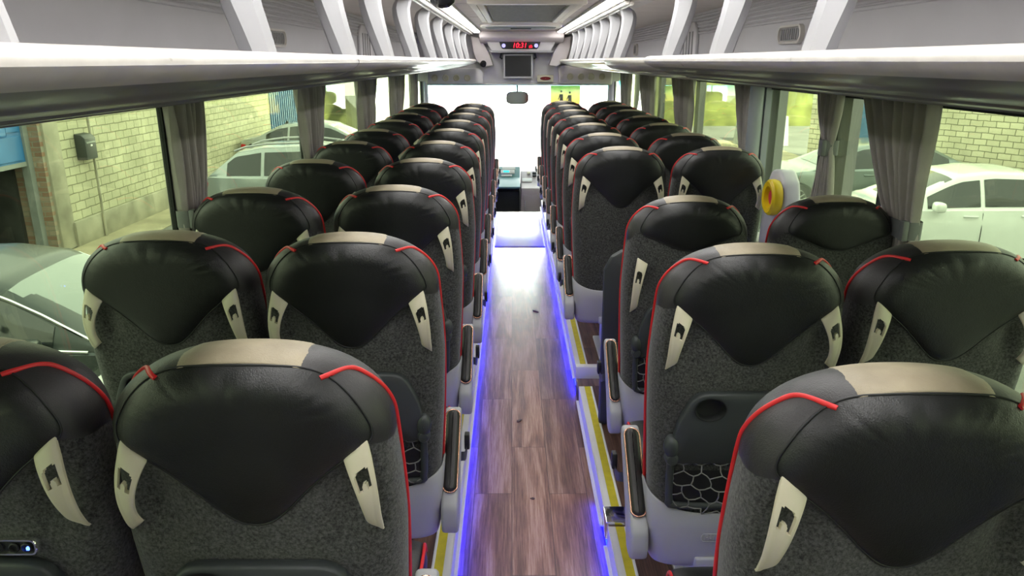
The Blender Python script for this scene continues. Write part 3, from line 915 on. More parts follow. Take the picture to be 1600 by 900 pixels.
# front: nose below the windscreen, floor of the driver's well
m = MB(); m.box(XL - .09, XR + .09, 10.55, 10.63, -1.0, .05); m.box(XL - .09, XL, 8.72, 10.6, -1.0, SILL - .03); m.box(XR, XR + .09, 8.72, 10.6, -1.0, SILL - .03)
struct(m.build('wall_front', M['lilac'], smooth=0))
struct(MB().box(XL, XR, 8.66, 10.6, -.62, -.55).build('floor_front_well', M['tray'], smooth=0))
struct(MB().box(XL, XR, 8.68, 8.72, -.6, -.002).build('trim_3', M['lilac'], smooth=0))
struct(MB().box(XL - .05, XR + .05, 10.58, 10.592, .05, 1.75).build('window_21', M['glass_front'], smooth=0))
for k, x in enumerate((XL - .02, XR + .02)):
    m = MB(); m.tube([(x, 10.56, .0), (x, 10.5, .8), (x, 10.3, 1.75)], .055, 10); struct(m.build('trim_%d' % (6 + k), M['lilac_gloss']))

# ceiling -----------------------------------------------------------
CZ = CAMZ + .33
m = MB()
m.box(-.50, .65, YB, YF, CZ, CZ + .03)
m.box(XL - .09, -.50, YB, YF, CZ - .01, CZ + .03); m.box(.65, XR + .09, YB, YF, CZ - .01, CZ + .03)
m.box(XL - .09, XR + .09, YF, 10.62, CZ, CZ + .03)
for k in range(6): m.box(-.34, .49, .4 + 1.45 * k, .405 + 1.45 * k, CZ - .002, CZ + .01)
struct(m.build('ceiling', M['ceil'], smooth=0))
for lab, x, s in (('white ceiling light strip above the left luggage rack', -.405, -1), ('white ceiling light strip above the right luggage rack', .555, 1)):
    t = thing('ceiling_light_strip', lab, 'light', (x, YB + .2, CZ), 0, 'ceiling light strips')
    m = MB(); L = 8.95 - YB - .2
    prof = [(-.042, 0), (-.040, -.014), (-.02, -.026), (.02, -.026), (.040, -.014), (.042, 0)]
    rows = [[(u, 0, w) for u, w in prof], [(u, L, w) for u, w in prof], [(u * .6, L + .04, w * .6) for u, w in prof]]
    m.grid(rows); m.add(rows[0], [tuple(range(6))]); m.add(rows[2], [tuple(range(6))]); m.build('diffuser', M['strip'], t, 30)
    m = MB()
    m.box(-.052, -.042, 0, L + .05, -.02, 0, bev=.003); m.box(.042, .052, 0, L + .05, -.02, 0, bev=.003)
    m.build('channel', M['lip'], t)

# roof hatch
t = thing('roof_hatch', 'ceiling hatch with dark mesh grille in a cream frame', 'hatch', (.085, 4.45, CZ))
m = MB(); m.box(-.235, .235, .08, 2.0, -.014, .0, bev=.004); m.build('grille_plate', M['tray'], t)
m = MB()
for k in range(46): m.box(-.23, .23, .10 + .041 * k, .118 + .041 * k, -.024, -.012)
m.build('grille', pmat('bronze mesh', (.17, .15, .125), .5, var=.2, vscale=40), t, 0)
m = MB()
for s in (-1, 1):
    m.box(min(s * .245, s * .285), max(s * .245, s * .285), 0, 2.08, -.03, 0, bev=.006); m.box(min(s * .293, s * .335), max(s * .293, s * .335), 0, 2.08, -.022, 0, bev=.005)
m.box(-.335, .335, 2.03, 2.09, -.03, 0, bev=.006); m.box(-.335, .335, -.05, .02, -.03, 0, bev=.006)
m.build('hatch_frame', M['cream_frame'], t)
t = thing('ceiling_vent', 'shallow dark oval vent in the ceiling in front of the grille hatch', 'vent', (.085, 7.6, CZ))
def oval(hx, hy, n=40): return [(math.copysign(abs(math.cos(2 * PI * k / n)) ** .4, math.cos(2 * PI * k / n)) * hx, math.copysign(abs(math.sin(2 * PI * k / n)) ** .8, math.sin(2 * PI * k / n)) * hy) for k in range(n)]
m = MB(); m.grid([[(x, y, z) for x, y in oval(hx, hy)] for hx, hy, z in ((.40, .46, 0), (.39, .44, -.022), (.35, .30, -.026), (.33, .27, -.004))], cu=True); m.build('vent_rim', M['cream_frame'], t)
m = MB(); m.grid([[(x, y, -.02) for x, y in oval(.345, .295)], [(x, y, -.030) for x, y in oval(.335, .275)], [(0, 0, -.031)] * 40], cu=True); m.box(-.1, .1, -.05, .05, -.04, -.026, bev=.005); m.build('vent_plate', M['tray'], t)
t = thing('ceiling_camera', 'black dome camera hanging from the ceiling beside the left light strip', 'camera', (-.30, 3.42, CZ))
MB().lathe([(.001, -.115), (.03, -.11), (.052, -.09), (.060, -.055), (.060, -.03)], n=28).build('dome', M['screen'], t)
MB().lathe([(.062, -.04), (.068, -.03), (.068, 0), (.05, 0)], n=28).build('dome_base', M['black'], t)
MB().box(.05, .10, -.02, .02, -.05, -.015, bev=.006).build('bracket', M['black'], t)

# luggage racks -----------------------------------------------------
UNDER = [(0, -.125), (.10, -.121), (.22, -.113), (.36, -.100), (.44, -.093), (.445, -.089), (.52, -.080), (.56, -.074), (.565, -.069), (.62, -.060), (.645, -.054), (.65, -.050), (.675, -.042), (.70, -.033), (.712, -.0275)]
LIPP = [(.712, -.0275), (.726, -.021), (.737, -.013), (.742, -.005), (.741, .002), (.736, .0075), (.735, .0085), (.730, .013), (.720, .0155), (.700, .016), (.685, .013), (.68, .008)]
TOPP = [(.68, .008), (.66, -.006), (.55, -.025), (.3, -.03), (0, -.03)]
def rack(lab, side, y0, y1, fins, dz, endcurve=None, group='overhead luggage racks'):
    s = 1 if side == 'left' else -1
    xw = XL - .02 if side == 'left' else XR + .02
    k = (abs(-.42 - xw) if side == 'left' else abs(.57 - xw)) / .742
    t = thing('luggage_rack', lab, 'luggage rack', (0, 0, CAMZ), 0, group)
    ys = [(y0, 1)] if not endcurve else [(y, e) for y, e in endcurve]
    ys += [(lerp(max(q[0] for q in ys), y1, i / 8), 1) for i in range(1, 9)]
    def sec(prof, y, e): return [(xw + s * u * k * e, y, w + dz - (1 - e) * .0) for u, w in prof]
    m = MB(); m.grid([sec(UNDER, y, e) for y, e in ys]); m.build('underside', M['rack_under'] if not endcurve else M['lip'], t, 30)  # windscreen light on the front right underside put in as the pale lip colour
    m = MB(); m.grid([sec(LIPP, y, e) for y, e in ys])
    for y, e in (ys[0], ys[-1]):
        a = sec(LIPP, y, e); m.add(a, [tuple(range(len(a)))])
    m.build('lip', M['lip'], t, 40)
    m = MB(); m.grid([sec(TOPP, y, e) for y, e in ys])
    for y, e in (ys[0], ys[-1]):
        a = sec(UNDER + LIPP + TOPP, y, e); m.add(a, [tuple(range(len(a)))])
    m.build('shelf', M['lilac'], t, 30)
    if endcurve:
        pc = catmull([Vector((xw + s * .742 * k * e, y, 0)) for y, e in endcurve], 5)
        m = MB(); m.grid([[(p.x - s * .02, p.y + .02, .012 + dz), (p.x + s * .001, p.y - .006, .016 + dz), (p.x + s * .006, p.y - .012, .006 + dz), (p.x + s * .004, p.y - .012, -.012 + dz), (p.x - s * .012, p.y - .004, -.032 + dz), (p.x - s * .05, p.y + .03, -.050 + dz)] for p in pc]); m.build('end_cap', M['lip'], t, 60)
    # brackets that hang the lip from the ceiling
    XRt = [(0, .705), (.05, .694), (.10, .682), (.15, .672), (.20, .664), (.24, .662), (.28, .672), (.315, .70), (.335, .715)]
    for fy in fins:
        rows = []
        for i in range(19):
            h = .335 * i / 18
            xr = interp(XRt, h); w = lerp(.070, .085, min(1, h / .2)) * (1 if h < .27 else lerp(1, .5, (h - .27) / .065))
            sec_ = []
            twist = lerp(-.10, .75, (h / .335))          # crease wanders across the blade
            for (u, v) in ((0, 0), (.12, -.022), (.5 - .38 * twist, -.040), (.88, -.024), (1, 0), (.85, .03), (.5, .042), (.15, .03)):
                sec_.append((xw + s * (xr - w * (1 - u) if True else 0) * k, fy + v, h + dz + .004))
            rows.append(sec_)
        m = MB(); m.grid(rows, cu=True); m.build('bracket', M['fin'], t, 28)
    # rail under the ceiling
    m = MB()
    for (u, w, r) in ((.69, .305, .014), (.665, .298, .012), (.715, .318, .012)):
        m.tube([(xw + s * u * k, y0 + .02 if not endcurve else 4.3, w + dz), (xw + s * u * k, y1 - .02, w + dz)], r, 10)
    m.box(min(xw + s * .55 * k, xw + s * .72 * k), max(xw + s * .55 * k, xw + s * .72 * k), (y0 if not endcurve else 4.3), y1, .312 + dz, .33)
    m.build('top_rail', M['lip'], t)
    return t
FL = [-.10, .72, 1.53, 2.32, 3.05, 3.90, 4.77, 5.65, 6.6, 7.5, 8.5]
FR = [-.10, .82, 1.65, 2.42, 3.18]
rack('long pale luggage rack on the left, rear section from the camera to the joint', 'left', YB, 2.13, [f for f in FL if f < 2.1], 0)
rack('long pale luggage rack on the left, front section beyond the joint', 'left', 2.137, 9.26, [f for f in FL if f > 2.2], 0)
rack('pale luggage rack on the right, nearest the camera', 'right', YB, 3.36, FR, .004)
rack('pale luggage rack on the right, front section with rounded near end', 'right', 4.7, 9.26, [4.70, 5.25, 5.8, 6.35, 7.0, 7.7, 8.4], .0,
     endcurve=[(3.80, .25), (3.86, .5), (3.98, .70), (4.15, .83), (4.35, .92), (4.55, .975), (4.75, 1)])
# ribbed rear wall of the racks
def rack_wall(nm, x, s):
    m = MB()
    m.box(min(x, x + s * .02), max(x, x + s * .02), YB, YF, CAMZ - .04, CZ)
    for k in range(6):
        z = CAMZ + .185 + .022 * k
        m.tube([(x + s * .022, YB, z), (x + s * .022, YF, z)], .008, 8)
    return struct(m.build(nm, M['rack_wall'], smooth=50))
rack_wall('trim_4', XL, 1); rack_wall('trim_5', XR, -1)
def speaker_slot(lab, x, s, y, z, ln, h, cat='speaker'):
    t = thing('wall_speaker', lab, cat, (x, y, z), 0, 'speakers behind the luggage racks')
    m = MB(); n = 28
    pl = lambda a, b, xx: [(xx, math.copysign(a - b, math.cos(2 * PI * k / n)) + b * math.cos(2 * PI * k / n), b * math.sin(2 * PI * k / n)) for k in range(n)]
    m.grid([pl(ln / 2, h / 2, 0), pl(ln / 2, h / 2, s * .02), pl(ln / 2 - .01, h / 2 - .01, s * .022), pl(ln / 2 - .014, h / 2 - .014, s * .012)], cu=True); m.build('speaker_rim', M['lip'], t)
    m = MB(); m.grid([pl(ln / 2 - .012, h / 2 - .012, s * .013), pl(.01, .002, s * .013)], cu=True)
    for k in range(9):
        yy = (k - 4) * ln * .09; m.box(min(0, s * .016), max(0, s * .016), yy - .003, yy + .003, -h * .28, h * .28)
    m.build('speaker_grille', M['rack_under'], t)
speaker_slot('dark oval speaker behind the right luggage rack', XR - .02, -1, 3.66, CAMZ + .118, .30, .085)
speaker_slot('dark oval speaker behind the left luggage rack', XL + .02, 1, 3.78, CAMZ + .105, .30, .085)
speaker_slot('small square speaker behind the far right luggage rack', XR - .02, -1, 8.2, CAMZ + .11, .22, .12)
for lab, x, s, y in (('pale slotted air vent behind the left luggage rack', XL + .02, 1, 6.05), ('pale slotted air vent behind the right luggage rack', XR - .02, -1, 5.72)):
    t = thing('air_vent', lab, 'vent', (x, y, CAMZ), 0, 'slotted air vents behind the racks')
    m = MB(); m.prism([(-.24, -.02), (-.24, .20), (-.17, .26), (.17, .26), (.24, .20), (.24, -.02)], lambda u, w, a: (a, u, w), 0, s * .025, bev=.008); m.build('vent_cover', M['lilac_gloss'], t)
    m = MB()
    for k in range(4): m.box(min(s * .02, s * .03), max(s * .02, s * .03), -.165 + .09 * k, -.135 + .09 * k, .0, .20, bev=.004)
    m.build('slot', M['rack_under'], t)

# front header ------------------------------------------------------
hx = lambda px: (px - 801) * .00778
hz = lambda py: CAMZ - (py - 95) * .00742
t = thing('front_header', 'pinkish grey header panel above the windscreen', 'header panel', (0, YF, 0))
m = MB(); m.box(hx(664), hx(960), .05, 1.12, hz(133), CZ, bev=.02); m.box(XL, XR, .10, 1.12, hz(128), CZ)
m.tube([(hx(666), .045, hz(132.5)), (hx(958), .045, hz(132.5))], .012, 8); m.build('header_body', M['lilac_gloss'], t)
m = MB()   # cornice and hood
yz = [(-.34, CZ), (-.36, hz(60)), (-.30, hz(65)), (-.10, hz(69)), (-.05, hz(69)), (.06, CZ)]
m.prism(yz, lambda u, w, a: (a, u, w), hx(752), hx(879), bev=.012); m.build('cornice', M['pink'], t)
m = MB()
m.prism([(hx(762), hz(66)), (hx(868), hz(66)), (hx(860), hz(80)), (hx(770), hz(80))], lambda u, w, a: (u, a, w), -.22, .06, bev=.01); m.build('display_hood', M['lilac_gloss'], t)
m = MB(); m.prism([(hx(765), hz(79.5)), (hx(866), hz(79.5)), (hx(860), hz(83)), (hx(770), hz(83))], lambda u, w, a: (u, a, w), -.30, .06, bev=.008); m.build('hood_lip', M['fin'], t)
for s in (0, 1):
    f = (lambda p: hx(p)) if s == 0 else (lambda p: hx(1630 - p))
    m = MB(); m.prism([(f(738), hz(57)), (f(752), hz(60)), (f(765), hz(82)), (f(772), hz(102)), (f(760), hz(104)), (f(747), hz(96)), (f(741), hz(80))], lambda u, w, a: (u, a, w), -.16, .06, bev=.012); m.build('corner_panel', M['pink'], t)
def pod(nm, x0, x1, z0, z1, dots, mat, dotmat):
    m = MB(); m.prism([(x0, z0), (x0, z1 - .02), (x0 + .04, z1), (x1 - .05, z1), (x1, z1 - .05), (x1, z0)], lambda u, w, a: (u, a, w), -.06, .06, bev=.015); p = m.build(nm, mat, t)
    for x in dots:
        m = MB(); m.lathe([(.001, -.066), (.022, -.066), (.026, -.072), (.036, -.072), (.040, -.060)], (x, 0, hz(122) if mat is M['lilac_gloss'] else hz(120)), (0, 1, 0), 20)
        m.build('nozzle', dotmat, p)
pod('left_pod', hx(668), hx(756), hz(131), hz(106), [hx(680), hx(697), hx(714), hx(731)], M['lilac_gloss'], M['cream'])
pod('right_pod', hx(874), hx(957), hz(131), hz(102), [hx(892), hx(909), hx(925), hx(942)], M['pink'], M['cream'])
t2 = thing('clock_display', 'black clock display with red digits above the windscreen screen', 'clock', (hx(813), YF - .235, hz(72)))
m = MB(); m.prism([(-.245, .042), (.245, .042), (.225, -.01), (.205, -.038), (-.205, -.038), (-.225, -.01)], lambda u, w, a: (u, a, w), 0, .02, bev=.005); m.build('display_panel', M['black'], t2)
place_text('red_digits', '10:31', .078, .001, M['red_led'], t2, Vector((-.005, -.003, .0)), (PI / 2, 0, 0), shear=.18)
place_text('red_digits', 'th', .052, .001, M['red_led'], t2, Vector((.125, -.003, -.010)), (PI / 2, 0, 0), shear=.18)
for x in (-.192, .192): MB().lathe([(.001, -.004), (.02, -.004), (.023, .001)], (x, 0, .0), (0, 1, 0), 20).build('round_lamp', M['violet_led'], t2)
t2 = thing('monitor', 'flat monitor with black screen hanging under the clock', 'monitor', (hx(810.5), YF - .02, hz(103.5)))
m = MB()
w, h = .178, .142
m.grid([[(x * a, y, z * b) for x, z in ((-w, -h), (w, -h), (w, h), (-w, h))] for a, b, y in ((1, 1, .04), (1, 1, -.03), (.985, .985, -.036), (.90, .86, -.036), (.885, .845, -.026))], cu=True); m.build('monitor_frame', M['steel'], t2, 30)
MB().box(-.160, .160, -.028, -.02, -.122, .122).build('screen', M['screen'], t2, 0)
m = MB(); m.box(-.21, .21, -.05, .05, .142, .165, bev=.006)
for s in (-1, 1): m.tube([(s * .2, -.02, .16), (s * .215, -.02, .10), (s * .19, -.02, .085)], .012, 8)
m.build('hinge', M['tray'], t2)
t2 = thing('warning_lamp', 'cream panel with small dark red lamp right of the monitor', 'lamp', (hx(853.5), YF + .0, hz(123)))
MB().box(-.10, .10, -.02, .05, -.042, .042, bev=.012).build('lamp_plate', M['cream'], t2)
m = MB(); m.lathe([(.001, -.03), (.018, -.03), (.022, -.02)], (0, 0, 0), (0, 1, 0), 20, sx=3, sy=1); m.build('red_lens', pmat('dark red lens', (.16, .008, .012), .2, var=.05), t2)
t2 = thing('cabin_camera', 'small black camera at the end of the left luggage rack', 'camera', (hx(757), YF - .12, hz(97)))
MB().lathe([(.001, -.06), (.03, -.055), (.042, -.03), (.044, .02), (.03, .06)], (0, 0, -.01), (0, .9, .4), 22).build('camera_body', M['black'], t2)
MB().box(-.05, .04, -.02, .12, .03, .05, bev=.008).build('bracket', M['black'], t2)
t2 = thing('rear_view_mirror', 'rounded rear view mirror hanging before the windscreen', 'mirror', (hx(810), 10.15, CAMZ - .47))
n = 36
sq = lambda a, b, y: [(math.copysign(abs(math.cos(2 * PI * k / n)) ** .55, math.cos(2 * PI * k / n)) * a, y, math.copysign(abs(math.sin(2 * PI * k / n)) ** .6, math.sin(2 * PI * k / n)) * b) for k in range(n)]
m = MB(); m.grid([sq(.001, .001, .05), sq(.10, .05, .045), sq(.145, .080, .01), sq(.148, .083, -.01), sq(.142, .078, -.016), sq(.136, .072, -.012)], cu=True); m.build('mirror_housing', M['black'], t2)
m = MB(); m.grid([sq(.138, .074, -.0125), sq(.001, .001, -.0125)], cu=True); m.build('mirror_glass', pmat('mirror glass', (.55, .6, .58), .06, metal=1.0), t2)
m = MB(); m.tube([(0, .02, .06), (.0, .02, .13), (0, .03, .25)], .010, 8); m.build('mirror_arm', M['black'], t2)
t2 = thing('hanging_picture', 'yellow and green picture with two grey figures hung at the windscreen', 'picture', (.72, 10.35, CAMZ - .50))
m = MB(); m.box(-.20, .20, -.004, .004, -.28, .18)
mm, nt, out = new_mat('yellow green print'); p = N(nt, 'ShaderNodeBsdfPrincipled'); nt.links.new(p.outputs[0], out.inputs[0])
tc = N(nt, 'ShaderNodeTexCoord'); sp = N(nt, 'ShaderNodeSeparateXYZ'); nt.links.new(tc.outputs['Object'], sp.inputs[0])
nz = N(nt, 'ShaderNodeTexNoise'); nz.inputs['Scale'].default_value = 12; nt.links.new(tc.outputs['Object'], nz.inputs['Vector'])
ma = N(nt, 'ShaderNodeMath'); ma.operation = 'MULTIPLY_ADD'; ma.inputs[1].default_value = 2.2; ma.inputs[2].default_value = .38; nt.links.new(sp.outputs['Z'], ma.inputs[0])
mb2 = N(nt, 'ShaderNodeMath'); mb2.operation = 'MULTIPLY_ADD'; mb2.inputs[1].default_value = .3; nt.links.new(nz.outputs['Fac'], mb2.inputs[0]); nt.links.new(ma.outputs[0], mb2.inputs[2])
r = ramp(nt, [(.5, (.96, .80, .38)), (.93, (.55, .74, .30)), (.75, (.97, .92, .58))]); nt.links.new(mb2.outputs[0], r.inputs[0]); nt.links.new(r.outputs[0], p.inputs['Base Color'])
tr = N(nt, 'ShaderNodeBsdfTranslucent'); nt.links.new(r.outputs[0], tr.inputs[0]); mx = N(nt, 'ShaderNodeMixShader'); mx.inputs[0].default_value = .8
nt.links.new(p.outputs[0], mx.inputs[1]); nt.links.new(tr.outputs[0], mx.inputs[2]); nt.links.new(mx.outputs[0], out.inputs[0])
m.build('print', mm, t2, 0)
for fx, fh in ((-.055, .17), (.06, .14)):
    m = MB(); y = -.008
    m.lathe([(.001, -.003), (.013, -.002), (.014, .003)], (fx, y, .02 + fh * .5), (0, 1, 0), 12)
    m.prism([(fx - .022, fh * .4), (fx + .022, fh * .4), (fx + .024, .0), (fx + .03, -.08), (fx + .016, -.08), (fx, -.01), (fx - .02, -.09), (fx - .035, -.09), (fx - .018, .0)], lambda u, w, a: (u, y + a, w), -.002, .004)
    m.prism([(fx - .022, fh * .38), (fx - .045, .0), (fx - .034, -.004), (fx - .012, fh * .3)], lambda u, w, a: (u, y + a, w), -.002, .004)
    m.build('printed_figure', pmat('grey print', (.30, .31, .33), .7, var=.1, vscale=60), t2)

# driver's console --------------------------------------------------
t2 = thing('dashboard_console', "driver's dashboard console with teal controls beyond the aisle end", 'dashboard', (.0, 9.75, -.55))
M['teal'] = pmat('teal dashboard plastic', (.14, .27, .28), .35, var=.05)
cx = lambda px: (px - 801) * .00905
m = MB(); m.prism([(.0, 0), (.0, .62), (-.10, .66), (-.10, .69), (.35, .73), (.5, .86), (.62, .86), (.62, 0)], lambda u, w, a: (a, u, w), cx(772), cx(812), bev=.015); m.build('console_body', M['black'], t2)
m = MB(); m.prism([(-.115, .675), (.34, .725), (.50, .845), (.49, .88), (.33, .755), (-.12, .70)], lambda u, w, a: (a, u, w), cx(771), cx(813), bev=.006); m.build('console_top', M['teal'], t2)
def on_slope(x0, x1, u0, u1, h, nm, mat):
    # on the sloped instrument face from (.34,.82) to (.49,1.03)
    P = lambda u, o: (lerp(.335, .492, u) - o * .6, lerp(.757, .882, u) + o * .8)
    a, b, c, d = P(u0, 0), P(u1, 0), P(u1, h), P(u0, h)
    m = MB(); m.prism([a, b, c, d], lambda u, w, z: (z, u, w), x0, x1, bev=.004); return m.build(nm, mat, t2)
on_slope(cx(786), cx(806), .62, .9, .02, 'switch_row', M['white_trim'])
rad = on_slope(cx(784), cx(805), .25, .55, .025, 'radio', M['white_trim'])
on_slope(cx(788), cx(797), .33, .48, .032, 'radio_display', pmat('cyan display', (.02, .35, .38), .3, emit=(.05, .8, .8), estr=.8))
on_slope(cx(785), cx(801), .02, .18, .018, 'switch_row', M['white_trim'])
m = MB(); m.tube([(cx(775), .30, .80), (cx(776.5), .38, .88), (cx(780), .42, .87), (cx(779), .3, .77), (cx(775), .26, .77)], .018, 8, closed=True); m.build('column_cover', M['white_trim'], t2)
M['mauve'] = pmat('mauve grey cabinet', (.36, .31, .32), .45, var=.04)
m = MB(); m.prism([(.0, 0), (-.02, .62), (.0, .66), (.30, .69), (.52, .81), (.62, .81), (.62, 0)], lambda u, w, a: (a, u, w), cx(814), cx(842), bev=.012); m.build('side_cabinet', M['mauve'], t2)
m = MB(); m.box(cx(818), cx(840), -.035, .0, .10, .58, bev=.01); d = m.build('cabinet_door', M['mauve'], t2)
MB().box(cx(820), cx(821.5), -.045, -.03, .38, .50, bev=.003).build('door_handle', M['steel'], d)
for (a, b, u, v, mat) in ((824, 829, .7, .9, M['cream']), (832, 838, .72, .88, M['black']), (832, 838, .5, .64, M['black']), (816, 831, .0, .3, M['white'])):
    P = lambda u, o: (lerp(.30, .52, u) - o * .5, lerp(.69, .81, u) + o * .8)
    m = MB(); m.prism([P(u, 0), P(v, 0), P(v, .02), P(u, .02)], lambda q, w, z: (z, q, w), cx(a), cx(b), bev=.004); m.build('switch_plate', mat, t2)

# curtains ----------------------------------------------------------
def curtain(lab, side, y0, y1, tie_y, tie_z, tie_w, bot_w, seed, zt=WTOP + .02, zb=.83, strap=True, amp=.026):
    s = 1 if side == 'left' else -1
    x0 = (XL + .012) if side == 'left' else (XR - .012)
    t = thing('curtain', lab, 'curtain', (x0, 0, zb), 0, 'grey pleated curtains on the %s' % side)
    rnd = random.Random(seed)
    nf = 7; ph = [rnd.uniform(-.5, .5) for _ in range(nf + 2)]; am = [rnd.uniform(.6, 1.25) for _ in range(nf + 2)]
    rows = []
    for i in range(41):
        z = lerp(zt, zb, i / 40)
        if z >= tie_z:
            a = ((z - tie_z) / (zt - tie_z)); e = a ** .8
            ya, yb = lerp(tie_y - tie_w / 2, y0, e), lerp(tie_y + tie_w / 2, y1, e)
        else:
            a = (tie_z - z) / max(.01, tie_z - zb); e = a ** .6
            ya, yb = lerp(tie_y - tie_w / 2, tie_y - bot_w / 2, e), lerp(tie_y + tie_w / 2, tie_y + bot_w / 2, e)
        g = max(.35, min(1, (yb - ya) / (y1 - y0) + .25))
        row = []
        for k in range(113):
            u = k / 112; f = u * nf; j = int(min(nf - 1, f)); w = lerp(am[j], am[j + 1], f - j)
            q = math.sin(2 * PI * f + .8 * math.sin(z * 4 + j * 1.7) + .35 * math.sin(z * 11 + 3 * u + seed)) * w
            row.append((s * amp * g * (q + .25 * math.sin(4 * PI * f + seed)) * (1.0), lerp(ya, yb, u + .012 * math.cos(2 * PI * f) * (0 < k < 112)), z - zb))
        rows.append(row)
    m = MB(); m.grid(rows); o = m.build('curtain_cloth', M['curtain'], t, 180)
    sd = o.modifiers.new('thickness', 'SOLIDIFY'); sd.thickness = .003
    if strap:
        m = MB(); hw, dp = tie_w / 2 + .006, .034
        loop = lambda dz: [(math.copysign(abs(math.cos(2 * PI * k / 28)) ** .5, math.cos(2 * PI * k / 28)) * dp, tie_y + math.copysign(abs(math.sin(2 * PI * k / 28)) ** .5, math.sin(2 * PI * k / 28)) * hw, tie_z - zb + dz) for k in range(28)]
        m.grid([loop(-.03), loop(-.028), loop(.028), loop(.03)], cu=True)
        m.box(min(s * .02, s * .042), max(s * .02, s * .042), tie_y - hw + .0, tie_y - hw + .03, -.034 + tie_z - zb, .034 + tie_z - zb, bev=.006)
        m.build('tieback', M['strap'], t)
    return t
curtain('grey tied curtain at the left windows, nearest the camera', 'left', 2.56, 2.86, 2.66, 1.185, .17, .22, 1)
curtain('grey tied curtain at the left windows, second from the camera', 'left', 4.10, 4.70, 4.36, 1.16, .30, .42, 2)
curtain('grey tied curtain at the left windows, third from the camera', 'left', 5.74, 6.55, 6.02, 1.06, .40, .6, 3)
curtain('grey tied curtain at the left windows, second from the windscreen', 'left', 7.26, 8.2, 7.60, 1.06, .44, .6, 4)
curtain('grey tied curtain at the left windows, nearest the windscreen', 'left', 8.82, 9.35, 9.0, 1.06, .3, .4, 5)
curtain('wide grey curtain at the right windows, nearest the camera', 'right', 2.35, 2.88, 2.46, 1.185, .16, .22, 6)
curtain('narrow grey curtain tied in the middle beside the coach door', 'right', 3.05, 3.30, 3.13, 1.375, .06, .22, 7, zb=.95)
curtain('dark grey curtain hooked to the far side of the door post', 'right', 4.20, 4.52, 4.26, 1.18, .08, .12, 8)
curtain('grey curtain at the right windows, third from the windscreen', 'right', 5.55, 6.35, 5.78, 1.08, .26, .4, 9)
curtain('grey curtain at the right windows, second from the windscreen', 'right', 7.1, 7.9, 7.4, 1.08, .3, .4, 10)
curtain('grey curtain at the right windows, nearest the windscreen', 'right', 8.5, 9.3, 8.8, 1.08, .3, .4, 12)

# coach door, post and emergency handle ----------------------------
m = MB(); m.tube([(XR - .04, 4.03, SILL - .1), (XR - .04, 4.03, WTOP)], .038, 14); m.box(XR - .002, XR + .03, 4.0, 4.06, SILL - .1, WTOP); struct(m.build('trim_8', M['post'], smooth=50))
t = thing('door_sticker', 'narrow red sticker with white marks on the door post', 'sticker', (XR + .003, 4.20, 1.56))
MB().box(-.006, 0, -.02, .02, -.155, .015, bev=.001).build('sticker_sheet', M['label_red'], t)
m = MB(); m.box(-.0075, -.005, -.010, .010, -.135, -.085); m.prism([(-.01, -.07), (.012, -.03), (.004, -.02), (-.012, -.055)], lambda u, w, a: (a, u, w), -.0075, -.005); m.box(-.0075, -.005, -.012, .012, -.01, .005); m.build('white_mark', M['white'], t, 0)
t = thing('emergency_door_handle', 'yellow round emergency handle on a white housing by the coach door', 'emergency handle', (XR - .06, 3.46, .815))
m = MB(); m.prism([(-.10, 0), (-.11, .25), (-.07, .37), (.0, .42), (.10, .41), (.18, .30), (.20, 0)], lambda u, w, a: (a, u, w), -.03, .055, bev=.02, seg=3); m.build('handle_housing', M['door_white'], t)
m = MB(); m.lathe([(.080, -.002), (.085, -.02), (.083, -.040), (.072, -.050), (.052, -.046), (.046, -.030), (.046, -.01)], (-.03, -.02, .295), (1, .0, 0), 32); m.build('yellow_ring', M['yellow_knob'], t)
m = MB(); m.lathe([(.001, -.03), (.035, -.03), (.046, -.012)], (-.03, -.02, .295), (1, .0, 0), 24); m.build('red_button', M['label_red'], t)
tag(MB().box(XR - .14, XR - .005, 3.14, 3.60, .70, .815, bev=.015).build('door_ledge', M['door_white']), 'white ledge below the emergency handle', 'ledge')
t = thing('modesty_panel', 'grey partition panel standing before the third right row', 'partition', (.42, 3.09, PLAT - .002))
m = MB(); m.prism([(-.02, .0), (-.02, .74), (.01, .80), (.06, .83), (.80, .83), (.84, .80), (.86, .74), (.86, .0)], lambda u, w, a: (u, a, w), 0, .045, bev=.012); m.build('panel', M['tray'], t)
m = MB(); m.tube([(.40, .02, .84), (.82, .02, .84)], .016, 10); m.build('top_rail', M['white_trim'], t)
# ------------------------------------------------------------------ outside the coach
GZ = CAMZ - 3.05                 # street level
M['asphalt'] = pmat('grey asphalt', (.15, .15, .14), .9, var=.2, vscale=.8, bump=.5, bscale=40)
M['yard'] = pmat('pale concrete yard', (.72, .71, .68), .85, var=.06, vscale=.5)
M['dirt'] = pmat('sandy ground', (.34, .30, .20), .95, var=.3, vscale=1.5, bump=.5, bscale=20)
M['plinth'] = pmat('rough concrete plinth', (.36, .34, .26), .95, var=.3, vscale=2.2, bump=.9, bscale=9)
M['render_white'] = pmat('white sunlit plaster', (.88, .88, .86), .9, var=.02, vscale=.5)
M['blue_door'] = pmat('blue painted metal', (.03, .17, .42), .5, var=.12, vscale=2)
M['blue_gate'] = pmat('faded blue sheet metal', (.06, .16, .30), .5, var=.1, vscale=1)
M['dark_in'] = pmat('garage interior shade', (.03, .032, .03), .9, var=.6, vscale=3)  # shade inside the open garage put into a dark colour
M['galv'] = pmat('galvanised grey', (.25, .27, .26), .6, var=.1)
M['grass'] = pmat('dry olive grass', (.080, .086, .022), .95, var=.5, vscale=1.1, bump=1.0, bscale=6)
M['brick_l'] = brick_mat('cream brick facing left', (.56, .54, .39), (.47, .455, .32), (.24, .23, .15), .30, .150, 'YZ')
